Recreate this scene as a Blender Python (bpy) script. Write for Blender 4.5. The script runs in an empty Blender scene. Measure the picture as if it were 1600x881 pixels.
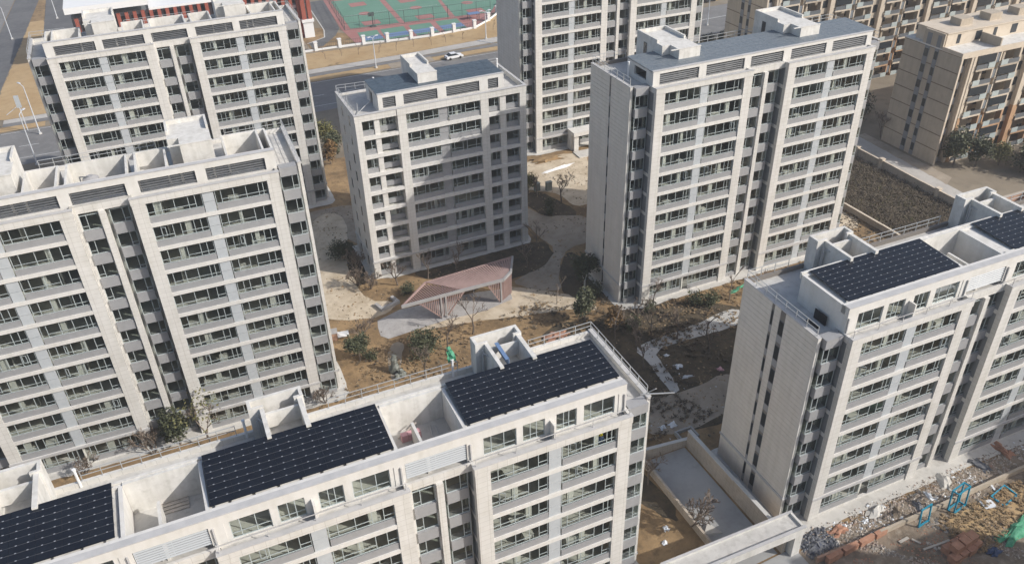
import bpy, bmesh, math, random
from mathutils import Vector, Matrix
from mathutils.geometry import delaunay_2d_cdt
R = math.radians
rnd = random.Random(7)
S = bpy.context.scene
COL = S.collection

# ------------------------------------------------------------------ camera
HC, F_PX, PITCH, ROLL, YAW = 73.6437, 1307.66, R(33.7022), R(-1.67474), R(22.5946)
cy, sy = math.cos(YAW), math.sin(YAW)
f0, r0, u0 = Vector((sy, cy, 0)), Vector((cy, -sy, 0)), Vector((0, 0, 1))
fwd = f0*math.cos(PITCH) - u0*math.sin(PITCH)
up = u0*math.cos(PITCH) + f0*math.sin(PITCH)
right = r0*math.cos(ROLL) + up*math.sin(ROLL)
up = up*math.cos(ROLL) - r0*math.sin(ROLL)
cd = bpy.data.cameras.new('camera')
cam = bpy.data.objects.new('camera', cd); COL.objects.link(cam)
cam.matrix_world = Matrix(((right.x, up.x, -fwd.x, 0), (right.y, up.y, -fwd.y, 0),
                           (right.z, up.z, -fwd.z, HC), (0, 0, 0, 1)))
cd.sensor_fit = 'HORIZONTAL'; cd.sensor_width = 36; cd.lens = 36*F_PX/1600
cd.clip_start = 0.5; cd.clip_end = 5000
S.camera = cam

# ------------------------------------------------------------------ light
SUN_EL, SUN_DIR = R(34), Vector((.757, -.652, 0)).normalized()
to_sun = (SUN_DIR*math.cos(SUN_EL) + Vector((0, 0, math.sin(SUN_EL)))).normalized()
sl = bpy.data.lights.new('sun', 'SUN'); sl.energy = 3.9; sl.angle = R(0.6); sl.color = (1, .962, .905)
so = bpy.data.objects.new('sun', sl); COL.objects.link(so)
so.rotation_euler = (-to_sun).to_track_quat('-Z', 'Y').to_euler(); so.location = (60, 0, 120)
W = bpy.data.worlds.new('World'); S.world = W; W.use_nodes = True
wn = W.node_tree; bg = wn.nodes['Background']
sky = wn.nodes.new('ShaderNodeTexSky'); sky.sky_type = 'NISHITA'; sky.sun_disc = False
sky.sun_elevation = SUN_EL; sky.sun_rotation = math.atan2(SUN_DIR.x, SUN_DIR.y)
sky.air_density = 1.0; sky.dust_density = 2.5; sky.altitude = 50
wn.links.new(sky.outputs[0], bg.inputs[0]); bg.inputs[1].default_value = 0.135
S.view_settings.view_transform = 'Standard'; S.view_settings.look = 'None'
S.view_settings.exposure = 0.13; S.view_settings.gamma = 1; S.view_settings.use_curve_mapping = False
S.render.engine = 'CYCLES'
S.cycles.max_bounces = 6; S.cycles.diffuse_bounces = 3; S.cycles.glossy_bounces = 2
S.cycles.transparent_max_bounces = 8; S.cycles.transmission_bounces = 2

# ------------------------------------------------------------------ materials
def mat(name, c, rough=.8, c2=None, scale=1.0, detail=4, bump=0, bscale=None, metal=0, joints=None, c3=None, s3=None, ramp=(.35, .65), spec=None, streak=0):
    m = bpy.data.materials.new(name); m.use_nodes = True
    nt = m.node_tree; b = nt.nodes['Principled BSDF']
    b.inputs['Roughness'].default_value = rough; b.inputs['Metallic'].default_value = metal
    if spec is not None: b.inputs['Specular IOR Level'].default_value = spec
    b.inputs['Base Color'].default_value = (*c, 1)
    m.diffuse_color = (*c, 1)
    geo = nt.nodes.new('ShaderNodeNewGeometry'); out = None
    def noise(sc, det):
        n = nt.nodes.new('ShaderNodeTexNoise'); n.inputs['Scale'].default_value = sc; n.inputs['Detail'].default_value = det
        n.inputs['Roughness'].default_value = .62
        nt.links.new(geo.outputs['Position'], n.inputs['Vector']); return n
    if c2:
        n = noise(scale, detail)
        rp = nt.nodes.new('ShaderNodeValToRGB'); rp.color_ramp.elements[0].position = ramp[0]; rp.color_ramp.elements[1].position = ramp[1]
        rp.color_ramp.elements[0].color = (*c, 1); rp.color_ramp.elements[1].color = (*c2, 1)
        nt.links.new(n.outputs['Fac'], rp.inputs[0]); out = rp.outputs[0]
        if c3:
            n3 = noise(s3 or scale*6, 6)
            r3 = nt.nodes.new('ShaderNodeValToRGB'); r3.color_ramp.elements[0].position = .5; r3.color_ramp.elements[1].position = .72
            r3.color_ramp.elements[0].color = (0, 0, 0, 1); r3.color_ramp.elements[1].color = (.75, .75, .75, 1)
            nt.links.new(n3.outputs['Fac'], r3.inputs[0])
            mx = nt.nodes.new('ShaderNodeMixRGB'); nt.links.new(r3.outputs[0], mx.inputs[0])
            nt.links.new(out, mx.inputs[1]); mx.inputs[2].default_value = (*c3, 1); out = mx.outputs[0]
    if joints:
        # joints of stone cladding: brick pattern on (horizontal run, height), colour darkened in the joint and recessed
        sx = nt.nodes.new('ShaderNodeSeparateXYZ'); nt.links.new(geo.outputs['Position'], sx.inputs[0])
        ad = nt.nodes.new('ShaderNodeMath'); nt.links.new(sx.outputs[0], ad.inputs[0]); nt.links.new(sx.outputs[1], ad.inputs[1])
        cb = nt.nodes.new('ShaderNodeCombineXYZ'); nt.links.new(ad.outputs[0], cb.inputs[0]); nt.links.new(sx.outputs[2], cb.inputs[1])
        bk = nt.nodes.new('ShaderNodeTexBrick'); nt.links.new(cb.outputs[0], bk.inputs[0])
        bk.offset = 0; bk.inputs['Scale'].default_value = 1; bk.inputs['Brick Width'].default_value = joints[0]; bk.inputs['Row Height'].default_value = joints[1]
        bk.inputs['Mortar Size'].default_value = .02; bk.inputs['Mortar Smooth'].default_value = .3
        bk.inputs['Color1'].default_value = (1, 1, 1, 1); bk.inputs['Color2'].default_value = (.965, .965, .96, 1)
        bk.inputs['Mortar'].default_value = (.74, .73, .71, 1)
        mx = nt.nodes.new('ShaderNodeMixRGB'); mx.blend_type = 'MULTIPLY'; mx.inputs[0].default_value = 1
        if out: nt.links.new(out, mx.inputs[1])
        else: mx.inputs[1].default_value = (*c, 1)
        nt.links.new(bk.outputs['Color'], mx.inputs[2]); out = mx.outputs[0]
    if streak:
        mpn = nt.nodes.new('ShaderNodeMapping'); mpn.inputs['Scale'].default_value = (1.7, 1.7, .16); nt.links.new(geo.outputs['Position'], mpn.inputs['Vector'])
        ns = nt.nodes.new('ShaderNodeTexNoise'); ns.inputs['Scale'].default_value = 1.0; ns.inputs['Detail'].default_value = 6; nt.links.new(mpn.outputs[0], ns.inputs['Vector'])
        rs = nt.nodes.new('ShaderNodeValToRGB'); rs.color_ramp.elements[0].position = .36; rs.color_ramp.elements[1].position = .58
        v = 1-streak; rs.color_ramp.elements[0].color = (v, v, v*.985, 1); rs.color_ramp.elements[1].color = (1, 1, 1, 1); nt.links.new(ns.outputs['Fac'], rs.inputs[0])
        mx = nt.nodes.new('ShaderNodeMixRGB'); mx.blend_type = 'MULTIPLY'; mx.inputs[0].default_value = 1; nt.links.new(out, mx.inputs[1]); nt.links.new(rs.outputs[0], mx.inputs[2]); out = mx.outputs[0]
    if out: nt.links.new(out, b.inputs['Base Color'])
    if bump:
        n2 = noise(bscale or scale*4, 5); bp = nt.nodes.new('ShaderNodeBump'); bp.inputs['Strength'].default_value = bump
        bp.inputs['Distance'].default_value = .1
        nt.links.new(n2.outputs['Fac'], bp.inputs['Height']); nt.links.new(bp.outputs[0], b.inputs['Normal'])
    return m
M = {}
M['stone'] = mat('cream stone cladding', (.62, .60, .565), .75, (.67, .65, .615), .35, joints=(.9, .6), c3=(.57, .545, .50), s3=.9, streak=.06)
M['stone_plain'] = mat('cream stone', (.64, .622, .59), .75, (.68, .66, .625), .5, c3=(.59, .565, .52), s3=1.3, streak=.06)
M['course'] = mat('grey beige cladding', (.66, .61, .545), .8, (.71, .66, .59), .5, c3=(.61, .56, .5), s3=2, streak=.06)
M['joint'] = mat('dark joint backing', (.2, .18, .16), .9)
M['spandrel'] = mat('grey spandrel', (.29, .29, .295), .6, (.32, .32, .325), 1.2, c3=(.27, .27, .27), s3=3)
M['frame'] = mat('window frame', (.42, .47, .47), .4)
M['darkframe'] = mat('dark frame', (.12, .13, .14), .5)
M['ac'] = mat('pale blue panel', (.43, .455, .47), .5, (.47, .495, .51), 1.5)
M['interior'] = mat('bare plaster', (.58, .575, .52), .9, (.70, .69, .63), .6)
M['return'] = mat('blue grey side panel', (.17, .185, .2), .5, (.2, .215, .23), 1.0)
M['concrete'] = mat('roof concrete', (.47, .455, .43), .9, (.57, .555, .52), .45, c3=(.36, .345, .32), s3=1.4, bump=.15)
M['render'] = mat('white render', (.62, .60, .56), .85, (.70, .68, .64), .6, c3=(.50, .48, .44), s3=1.4, streak=.11)
M['ledge'] = mat('grey ledge', (.42, .415, .41), .85, (.5, .49, .48), .8)
M['louver'] = mat('grey louver', (.075, .08, .088), .6, (.12, .125, .13), 1.5)
M['louver_white'] = mat('pale louver', (.40, .42, .435), .5)
M['rail'] = mat('galvanised rail', (.45, .46, .46), .5, metal=.2)
M['solar'] = mat('solar cell glass', (.008, .010, .016), .3, (.011, .014, .021), .7, spec=.3)
M['solar_sky'] = mat('sky tinted solar panel', (.12, .145, .17), .5, (.17, .195, .215), 2.2, c3=(.27, .28, .285), s3=4.5)  # lighter and bluer than the other panels: sky reflection put into the colour
M['solar_sky_deep'] = mat('deep sky tinted solar panel', (.045, .066, .088), .45, (.075, .10, .125), 1.2, c3=(.13, .155, .175), s3=3)  # sky reflection put into the colour here too, in a deeper tone
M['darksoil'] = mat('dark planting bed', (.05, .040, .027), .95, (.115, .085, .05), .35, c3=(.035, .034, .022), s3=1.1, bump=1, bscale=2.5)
M['seam'] = mat('dull seam', (.09, .095, .105), .5)
M['clamp'] = mat('aluminium clamp', (.38, .40, .43), .35, metal=.3)
M['asphalt'] = mat('asphalt', (.165, .16, .155), .9, (.21, .205, .2), .12, c3=(.25, .24, .23), s3=.6)
M['asphalt_dark'] = mat('dark asphalt', (.10, .10, .105), .9, (.14, .14, .14), .15, c3=(.17, .165, .16), s3=.8)
M['marking'] = mat('road paint', (.62, .62, .6), .8)
M['kerb'] = mat('kerb stone', (.5, .49, .46), .9, (.56, .55, .52), .5)
M['walk'] = mat('pale sidewalk', (.42, .395, .36), .9, (.48, .455, .42), .2, c3=(.36, .34, .3), s3=1.2)
M['soil'] = mat('garden soil', (.15, .098, .05), .95, (.335, .225, .115), .2, c3=(.10, .07, .04), s3=.7, bump=1, bscale=2.2, ramp=(.3, .62))
M['verge'] = mat('dry grass verge', (.40, .27, .135), .95, (.46, .33, .18), .12, c3=(.33, .22, .115), s3=.5, bump=.5, bscale=2)
M['sand'] = mat('packed sand', (.47, .385, .275), .95, (.61, .52, .395), .3, c3=(.35, .275, .185), s3=.8, bump=.5, bscale=1.5)
M['dull'] = mat('dusty earth and shaded sand', (.30, .25, .19), .95, (.38, .32, .25), .22, c3=(.22, .18, .135), s3=.7, bump=.5, bscale=1.5)
M['rubble_soil'] = mat('building site earth', (.15, .118, .085), .95, (.27, .215, .16), .3, c3=(.36, .31, .25), s3=1.5, bump=1, bscale=3)
M['plaza'] = mat('grey plaza paving', (.34, .325, .315), .9, (.43, .415, .40), .7, c3=(.26, .235, .225), s3=3)
M['crust'] = mat('chalky white path', (.42, .41, .385), .95, (.55, .535, .5), .5, c3=(.3, .28, .25), s3=1, bump=.6, bscale=2)
M['apron'] = mat('pale cement apron', (.5, .48, .44), .9, (.57, .55, .51), .4, c3=(.4, .38, .34), s3=1.2)
M['ramp'] = mat('cement floor', (.33, .33, .325), .85, (.39, .39, .38), .25, c3=(.29, .285, .275), s3=.9)
M['rampwall'] = mat('stained beige wall', (.42, .36, .29), .9, (.5, .435, .36), .4, c3=(.34, .285, .22), s3=1.2, joints=(.6, .4))
M['green_court'] = mat('green court', (.115, .235, .17), .85, (.135, .265, .195), .1, c3=(.16, .275, .215), s3=.7)
M['red_court'] = mat('red court', (.33, .145, .13), .85, (.37, .175, .16), .12, c3=(.38, .23, .21), s3=.6)
M['blue_court'] = mat('blue court', (.13, .21, .36), .85, (.15, .23, .38), .2)
M['white'] = mat('white paint', (.78, .78, .77), .6)
M['carwhite'] = mat('white car paint', (.8, .8, .8), .25)
M['cardark'] = mat('dark car paint', (.03, .035, .04), .25)
M['tyre'] = mat('tyre', (.02, .02, .02), .8)
M['carglass'] = mat('car glass', (.03, .035, .04), .1)
M['red'] = mat('red brown column', (.29, .075, .05), .6, (.33, .095, .065), .5)
M['metal_green'] = mat('dark green mesh frame', (.05, .09, .08), .5)
M['lamp'] = mat('lamp post', (.66, .68, .7), .4, metal=.1)
M['bark'] = mat('bark', (.13, .105, .085), .9, (.19, .155, .125), 3)
M['white_bark'] = mat('whitewashed trunk', (.5, .49, .46), .9)
M['twig'] = mat('bare twig', (.17, .135, .105), .9, (.24, .19, .15), 1.5)
M['leaf'] = mat('dark evergreen leaf', (.05, .06, .03), .7, (.095, .10, .05), .9)
M['leaf_y'] = mat('olive leaf', (.115, .115, .04), .7, (.18, .165, .06), .9)
M['leaf_r'] = mat('rusty leaf', (.17, .10, .04), .8, (.22, .14, .06), .9)
M['litter'] = mat('dry litter', (.24, .16, .085), .95, (.34, .25, .15), 1.7)
M['weed'] = mat('dead shrub twigs', (.085, .066, .046), .95, (.16, .13, .09), .7)
M['timber'] = mat('pink stained timber', (.30, .205, .185), .75, (.36, .25, .225), .9)
M['steelgrey'] = mat('grey steel edge', (.33, .32, .315), .5, (.37, .36, .355), 1)
M['blue'] = mat('blue painted steel', (.012, .235, .36), .45, (.02, .28, .42), 2)
M['net'] = mat('green safety net', (.04, .25, .13), .85, (.12, .36, .23), 2.5)
M['brick'] = mat('red clay brick', (.35, .175, .11), .9, (.46, .25, .165), 2.5, c3=(.3, .2, .15), s3=5)
M['brickdark'] = mat('weathered brick wall', (.34, .2, .14), .9, (.44, .28, .2), 1.2, joints=(.5, .25), c3=(.4, .33, .27), s3=1)
M['plank'] = mat('weathered plank', (.42, .38, .33), .9, (.5, .46, .41), 3)
M['plastic'] = mat('white plastic sheet', (.66, .69, .72), .45, (.74, .77, .8), 2)
M['pink'] = mat('pink sack', (.6, .34, .36), .7)
M['debris'] = mat('mixed debris', (.22, .185, .15), .9, (.56, .51, .45), 2.2, c3=(.36, .22, .16), s3=.9, ramp=(.4, .62))
M['debris_dark'] = mat('dark refuse', (.05, .06, .09), .8, (.22, .22, .22), 2.5)
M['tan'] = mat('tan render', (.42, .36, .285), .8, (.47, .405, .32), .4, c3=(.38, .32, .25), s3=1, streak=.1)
M['tan_lit'] = mat('sunlit tan render', (.55, .47, .37), .8, (.60, .52, .42), .5, c3=(.48, .4, .3), s3=1.2)  # paler copy of the tan render, sunlight put into its colour
M['brown_band'] = mat('brown band', (.13, .095, .07), .8)
M['ochre'] = mat('ochre brick base', (.40, .245, .135), .85, (.46, .29, .17), .8)
M['balcony_glass'] = mat('pale balcony panel', (.38, .43, .42), .4, (.43, .48, .47), 1)
M['darkvoid'] = mat('dark tinted window', (.035, .04, .045), .15)
M['skin'] = mat('skin', (.45, .27, .19), .6)
M['yellow'] = mat('yellow helmet', (.75, .6, .02), .4)
M['bluecloth'] = mat('blue workwear', (.05, .08, .16), .85)
M['boardblack'] = mat('black board', (.015, .015, .017), .5)
M['hut'] = mat('grey cabinet', (.2, .22, .2), .7, (.25, .27, .25), 1)
M['rock'] = mat('grey green rock', (.13, .14, .12), .95, (.26, .27, .24), 1.2, bump=1, bscale=3)
M['fencewire'] = mat('fence wire', (.07, .09, .085), .7)
M['ground_far'] = mat('dusty open ground', (.2, .165, .12), .95, (.27, .225, .165), .05, c3=(.16, .13, .095), s3=.3, bump=.6, bscale=1)

def glass_mat():
    m = bpy.data.materials.new('window glass'); m.use_nodes = True; nt = m.node_tree
    for n in list(nt.nodes): nt.nodes.remove(n)
    o = nt.nodes.new('ShaderNodeOutputMaterial'); mx = nt.nodes.new('ShaderNodeMixShader')
    t = nt.nodes.new('ShaderNodeBsdfTransparent'); t.inputs[0].default_value = (.85, .88, .86, 1)
    g = nt.nodes.new('ShaderNodeBsdfGlossy'); g.inputs['Roughness'].default_value = .03; g.inputs[0].default_value = (.8, .85, .85, 1)
    lw = nt.nodes.new('ShaderNodeLayerWeight'); lw.inputs[0].default_value = .15
    mp = nt.nodes.new('ShaderNodeMapRange'); mp.inputs['To Min'].default_value = .05; mp.inputs['To Max'].default_value = .6
    nt.links.new(lw.outputs['Fresnel'], mp.inputs[0]); nt.links.new(mp.outputs[0], mx.inputs[0])
    nt.links.new(t.outputs[0], mx.inputs[1]); nt.links.new(g.outputs[0], mx.inputs[2]); nt.links.new(mx.outputs[0], o.inputs[0])
    return m
M['glass'] = glass_mat()

# ------------------------------------------------------------------ mesh helpers
class MB:
    def __init__(s): s.v = []; s.f = []
    def box(s, x0, x1, y0, y1, z0, z1):
        b = len(s.v)
        s.v += [(x0,y0,z0),(x1,y0,z0),(x1,y1,z0),(x0,y1,z0),(x0,y0,z1),(x1,y0,z1),(x1,y1,z1),(x0,y1,z1)]
        s.f += [tuple(b+i for i in q) for q in ((3,2,1,0),(4,5,6,7),(0,1,5,4),(1,2,6,5),(2,3,7,6),(3,0,4,7))]
        return s
    def quad(s, *p):
        b = len(s.v); s.v += [tuple(q) for q in p]; s.f.append(tuple(range(b, b+len(p)))); return s
    def prism(s, pts, z0, z1):
        n = len(pts); b = len(s.v)
        s.v += [(x, y, z0) for x, y in pts] + [(x, y, z1) for x, y in pts]
        s.f.append(tuple(b+i for i in reversed(range(n)))); s.f.append(tuple(b+n+i for i in range(n)))
        for i in range(n):
            j = (i+1) % n; s.f.append((b+i, b+j, b+n+j, b+n+i))
        return s
    def bar(s, a, c, w, t=None):
        """square bar between two points"""
        a, c = Vector(a), Vector(c); d = (c-a)
        if d.length < 1e-6: return s
        d.normalize(); h = Vector((0, 0, 1)) if abs(d.z) < .9 else Vector((1, 0, 0))
        x = d.cross(h).normalized(); y = d.cross(x).normalized(); t = t or w; b = len(s.v)
        for p in (a, c):
            for i, j in ((-1,-1),(1,-1),(1,1),(-1,1)): s.v.append(tuple(p + x*i*w/2 + y*j*t/2))
        s.f += [tuple(b+i for i in q) for q in ((3,2,1,0),(4,5,6,7),(0,1,5,4),(1,2,6,5),(2,3,7,6),(3,0,4,7))]
        return s
    def tube(s, pts, rads, n=5, cap=True):
        prev = None
        for k, (p, r) in enumerate(zip(pts, rads)):
            p = Vector(p)
            d = (Vector(pts[min(k+1, len(pts)-1)]) - Vector(pts[max(k-1, 0)])).normalized()
            h = Vector((0, 0, 1)) if abs(d.z) < .9 else Vector((1, 0, 0))
            x = d.cross(h).normalized(); y = d.cross(x).normalized(); b = len(s.v)
            for i in range(n):
                a = 2*math.pi*i/n; s.v.append(tuple(p + x*math.cos(a)*r + y*math.sin(a)*r))
            if prev is not None:
                for i in range(n):
                    j = (i+1) % n; s.f.append((prev+i, prev+j, b+j, b+i))
            elif cap: s.f.append(tuple(b+i for i in range(n)))
            prev = b
        if cap: s.f.append(tuple(prev+n-1-i for i in range(n)))
        return s
    def mesh(s, name, m):
        me = bpy.data.meshes.new(name); me.from_pydata(s.v, [], s.f); me.update()
        bm = bmesh.new(); bm.from_mesh(me); bmesh.ops.recalc_face_normals(bm, faces=bm.faces); bm.to_mesh(me); bm.free()
        if m: me.materials.append(M[m] if isinstance(m, str) else m)
        return me
def link(name, me, parent=None, loc=(0,0,0), rz=0.0, kind=None):
    o = bpy.data.objects.new(name, me); COL.objects.link(o); o.location = loc
    if rz: o.rotation_euler = (0, 0, rz)
    if parent is not None: o.parent = parent
    if kind: o['kind'] = kind
    return o
def tag(o, label, cat, group=None, kind=None):
    o['label'] = label; o['category'] = cat
    if group: o['group'] = group
    if kind: o['kind'] = kind
    return o
def thing(name, label, cat, loc, rz=0.0, group=None):
    return tag(link(name, None, None, loc, rz), label, cat, group)
def part(name, mb, m, parent, loc=(0,0,0), rz=0.0, kind=None):
    return link(name, mb.mesh(name, m), parent, loc, rz, kind)
CACHE = {}
def cbox(name, m, sx, sy, sz):
    k = (name, m, round(sx, 3), round(sy, 3), round(sz, 3))
    if k not in CACHE: CACHE[k] = MB().box(0, sx, 0, sy, 0, sz).mesh(name, m)
    return CACHE[k]
def copy_tree(o, parent=None):
    c = o.copy(); COL.objects.link(c)
    if parent is not None: c.parent = parent
    for ch in o.children: copy_tree(ch, c)
    return c

# ------------------------------------------------------------------ terrain
CTR = [(-9.78,94.19,-.5),(12.99,51.69,-1.14),(2.09,147.73,-.33),(74.97,92.93,.86),(70.01,49.84,1.26),(36.1,118.27,-.16),(83.93,149.24,.01)]
def gz(x, y):
    w = 1e-3; s = 0
    for a, b, z in CTR:
        k = 1/(((x-a)**2+(y-b)**2)/100+1)**2; w += k; s += k*z
    return s/w
def ground():
    mb = MB()
    xs = [-700,-400,-200] + [-110+3*i for i in range(104)] + [260,400,700]
    ys = [-300,-100,-40] + [3*i for i in range(94)] + [320,400,600,900]
    n = len(xs)
    for y in ys:
        for x in xs: mb.v.append((x, y, gz(x, y)))
    for j in range(len(ys)-1):
        for i in range(n-1): a = j*n+i; mb.f.append((a, a+1, a+n+1, a+n))
    o = part('ground', mb, 'soil', None, kind='structure')
ground()
def smooth(poly, it=2):
    for _ in range(it):
        q = []
        for i in range(len(poly)):
            a, b = poly[i], poly[(i+1) % len(poly)]
            q += [(a[0]*.75+b[0]*.25, a[1]*.75+b[1]*.25), (a[0]*.25+b[0]*.75, a[1]*.25+b[1]*.75)]
        poly = q
    return poly
def sheet(name, poly, m, off, sm=0, jit=0, step=3.0, parent=None, kind='structure', seed=1):
    """flat sheet draped on the terrain"""
    rr = random.Random(seed)
    if sm: poly = smooth(poly, sm)
    pts = []
    for i in range(len(poly)):
        a, b = poly[i], poly[(i+1) % len(poly)]
        L = math.hypot(b[0]-a[0], b[1]-a[1]); st = min(step, 1.0) if jit else step; k = max(1, int(L/st))
        for t in range(k): pts.append((a[0]+(b[0]-a[0])*t/k + rr.uniform(-jit, jit), a[1]+(b[1]-a[1])*t/k + rr.uniform(-jit, jit)))
    nb = len(pts); ed = [(i, (i+1) % nb) for i in range(nb)]
    x0, x1 = min(p[0] for p in pts), max(p[0] for p in pts); y0, y1 = min(p[1] for p in pts), max(p[1] for p in pts)
    x = x0 + step*.6
    while x < x1:
        y = y0 + step*.6
        while y < y1:
            pts.append((x + rr.uniform(-.1, .1), y + rr.uniform(-.1, .1))); y += step
        x += step
    v, e, f, *_ = delaunay_2d_cdt([Vector(p) for p in pts], ed, [], 1, 1e-4)
    mb = MB(); mb.v = [(p.x, p.y, gz(p.x, p.y)+off) for p in v]; mb.f = [tuple(q) for q in f]
    me = bpy.data.meshes.new(name); me.from_pydata(mb.v, [], mb.f); me.update(); me.materials.append(M[m])
    bm = bmesh.new(); bm.from_mesh(me)
    for q in bm.faces:
        if q.normal.z < 0: q.normal_flip()
    bm.to_mesh(me); bm.free()
    return link(name, me, parent, kind=kind)
def rect(x0, x1, y0, y1): return [(x0,y0),(x1,y0),(x1,y1),(x0,y1)]

# ------------------------------------------------------------------ windows
def window_meshes(name, w, h, divs, transom=None, t=.06, fm='frame'):
    mb = MB(); d = .07
    mb.box(0, w, 0, d, 0, t); mb.box(0, w, 0, d, h-t, h)
    xs = [0] + divs + [w-t]
    for x in xs: mb.box(x, x+t, .004, d-.004, t, h-t)
    if transom:
        for i in range(len(xs)-1):
            if transom[i]:
                z = transom[i]; mb.box(xs[i]+t, xs[i+1], .012, d-.012, z, z+t*.85)
    pane = MB().quad((.03, .04, .03), (w-.03, .04, .03), (w-.03, .04, h-.03), (.03, .04, h-.03))
    return mb.mesh(name, fm), pane.mesh('pane', 'glass')
WB = 5.55
BAYW = [window_meshes('window', WB, 1.78, dv, tr) for dv, tr in (
    ([.75, 1.95, 2.75, 4.1, 4.8], [.45, .45, 0, .45, .45, .45]),
    ([.7, 1.4, 2.7, 4.1, 4.8], [.45, .45, .45, .45, .45, 0]),
    ([.6, 1.9, 3.2, 4.5, 5.0], [0, .42, .42, .42, .42, .42]),
    ([.75, 2.2, 3.6, 4.6], [.45, .45, .45, 0, .45]))]
SMALL = [window_meshes('window', 1.95, 1.75, dv, tr) for dv, tr in (([.65], [.4, 0]), ([1.25], [0, .4]), ([.6, 1.2], [0, .4, 0]))]
def put_window(root, ms, u, v, z, label=None, rz=0):
    o = link('window', ms[0], root, (u, v, z), rz); link('pane', ms[1], o)
    return o
def open_casement():
    return MB().box(0, .55, 0, .05, 0, .06).box(0, .55, 0, .05, 1.0, 1.06).box(0, .06, 0, .05, .06, 1).box(.49, .55, 0, .05, .06, 1).mesh('casement', 'frame')
CASE = open_casement()
PIERBOX = {}

def railing(name, pts, h, parent, post=1.6, m='rail', nrail=2):
    mb = MB(); posts = []
    for i in range(len(pts)-1):
        a, b = Vector(pts[i]), Vector(pts[i+1]); L = (b-a).length; k = max(1, round(L/post))
        for j in range(k+1 if i == len(pts)-2 else k): posts.append(a.lerp(b, j/k))
        for q in range(nrail):
            z = h*(1-q*.45) - .03; mb.bar(a+Vector((0,0,z)), b+Vector((0,0,z)), .05)
    o = part(name, mb, m, parent); pm = cbox('post', m, .055, .055, h)
    for p in posts: link('post', pm, o, (p.x-.0275, p.y-.0275, p.z))
    return o

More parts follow.
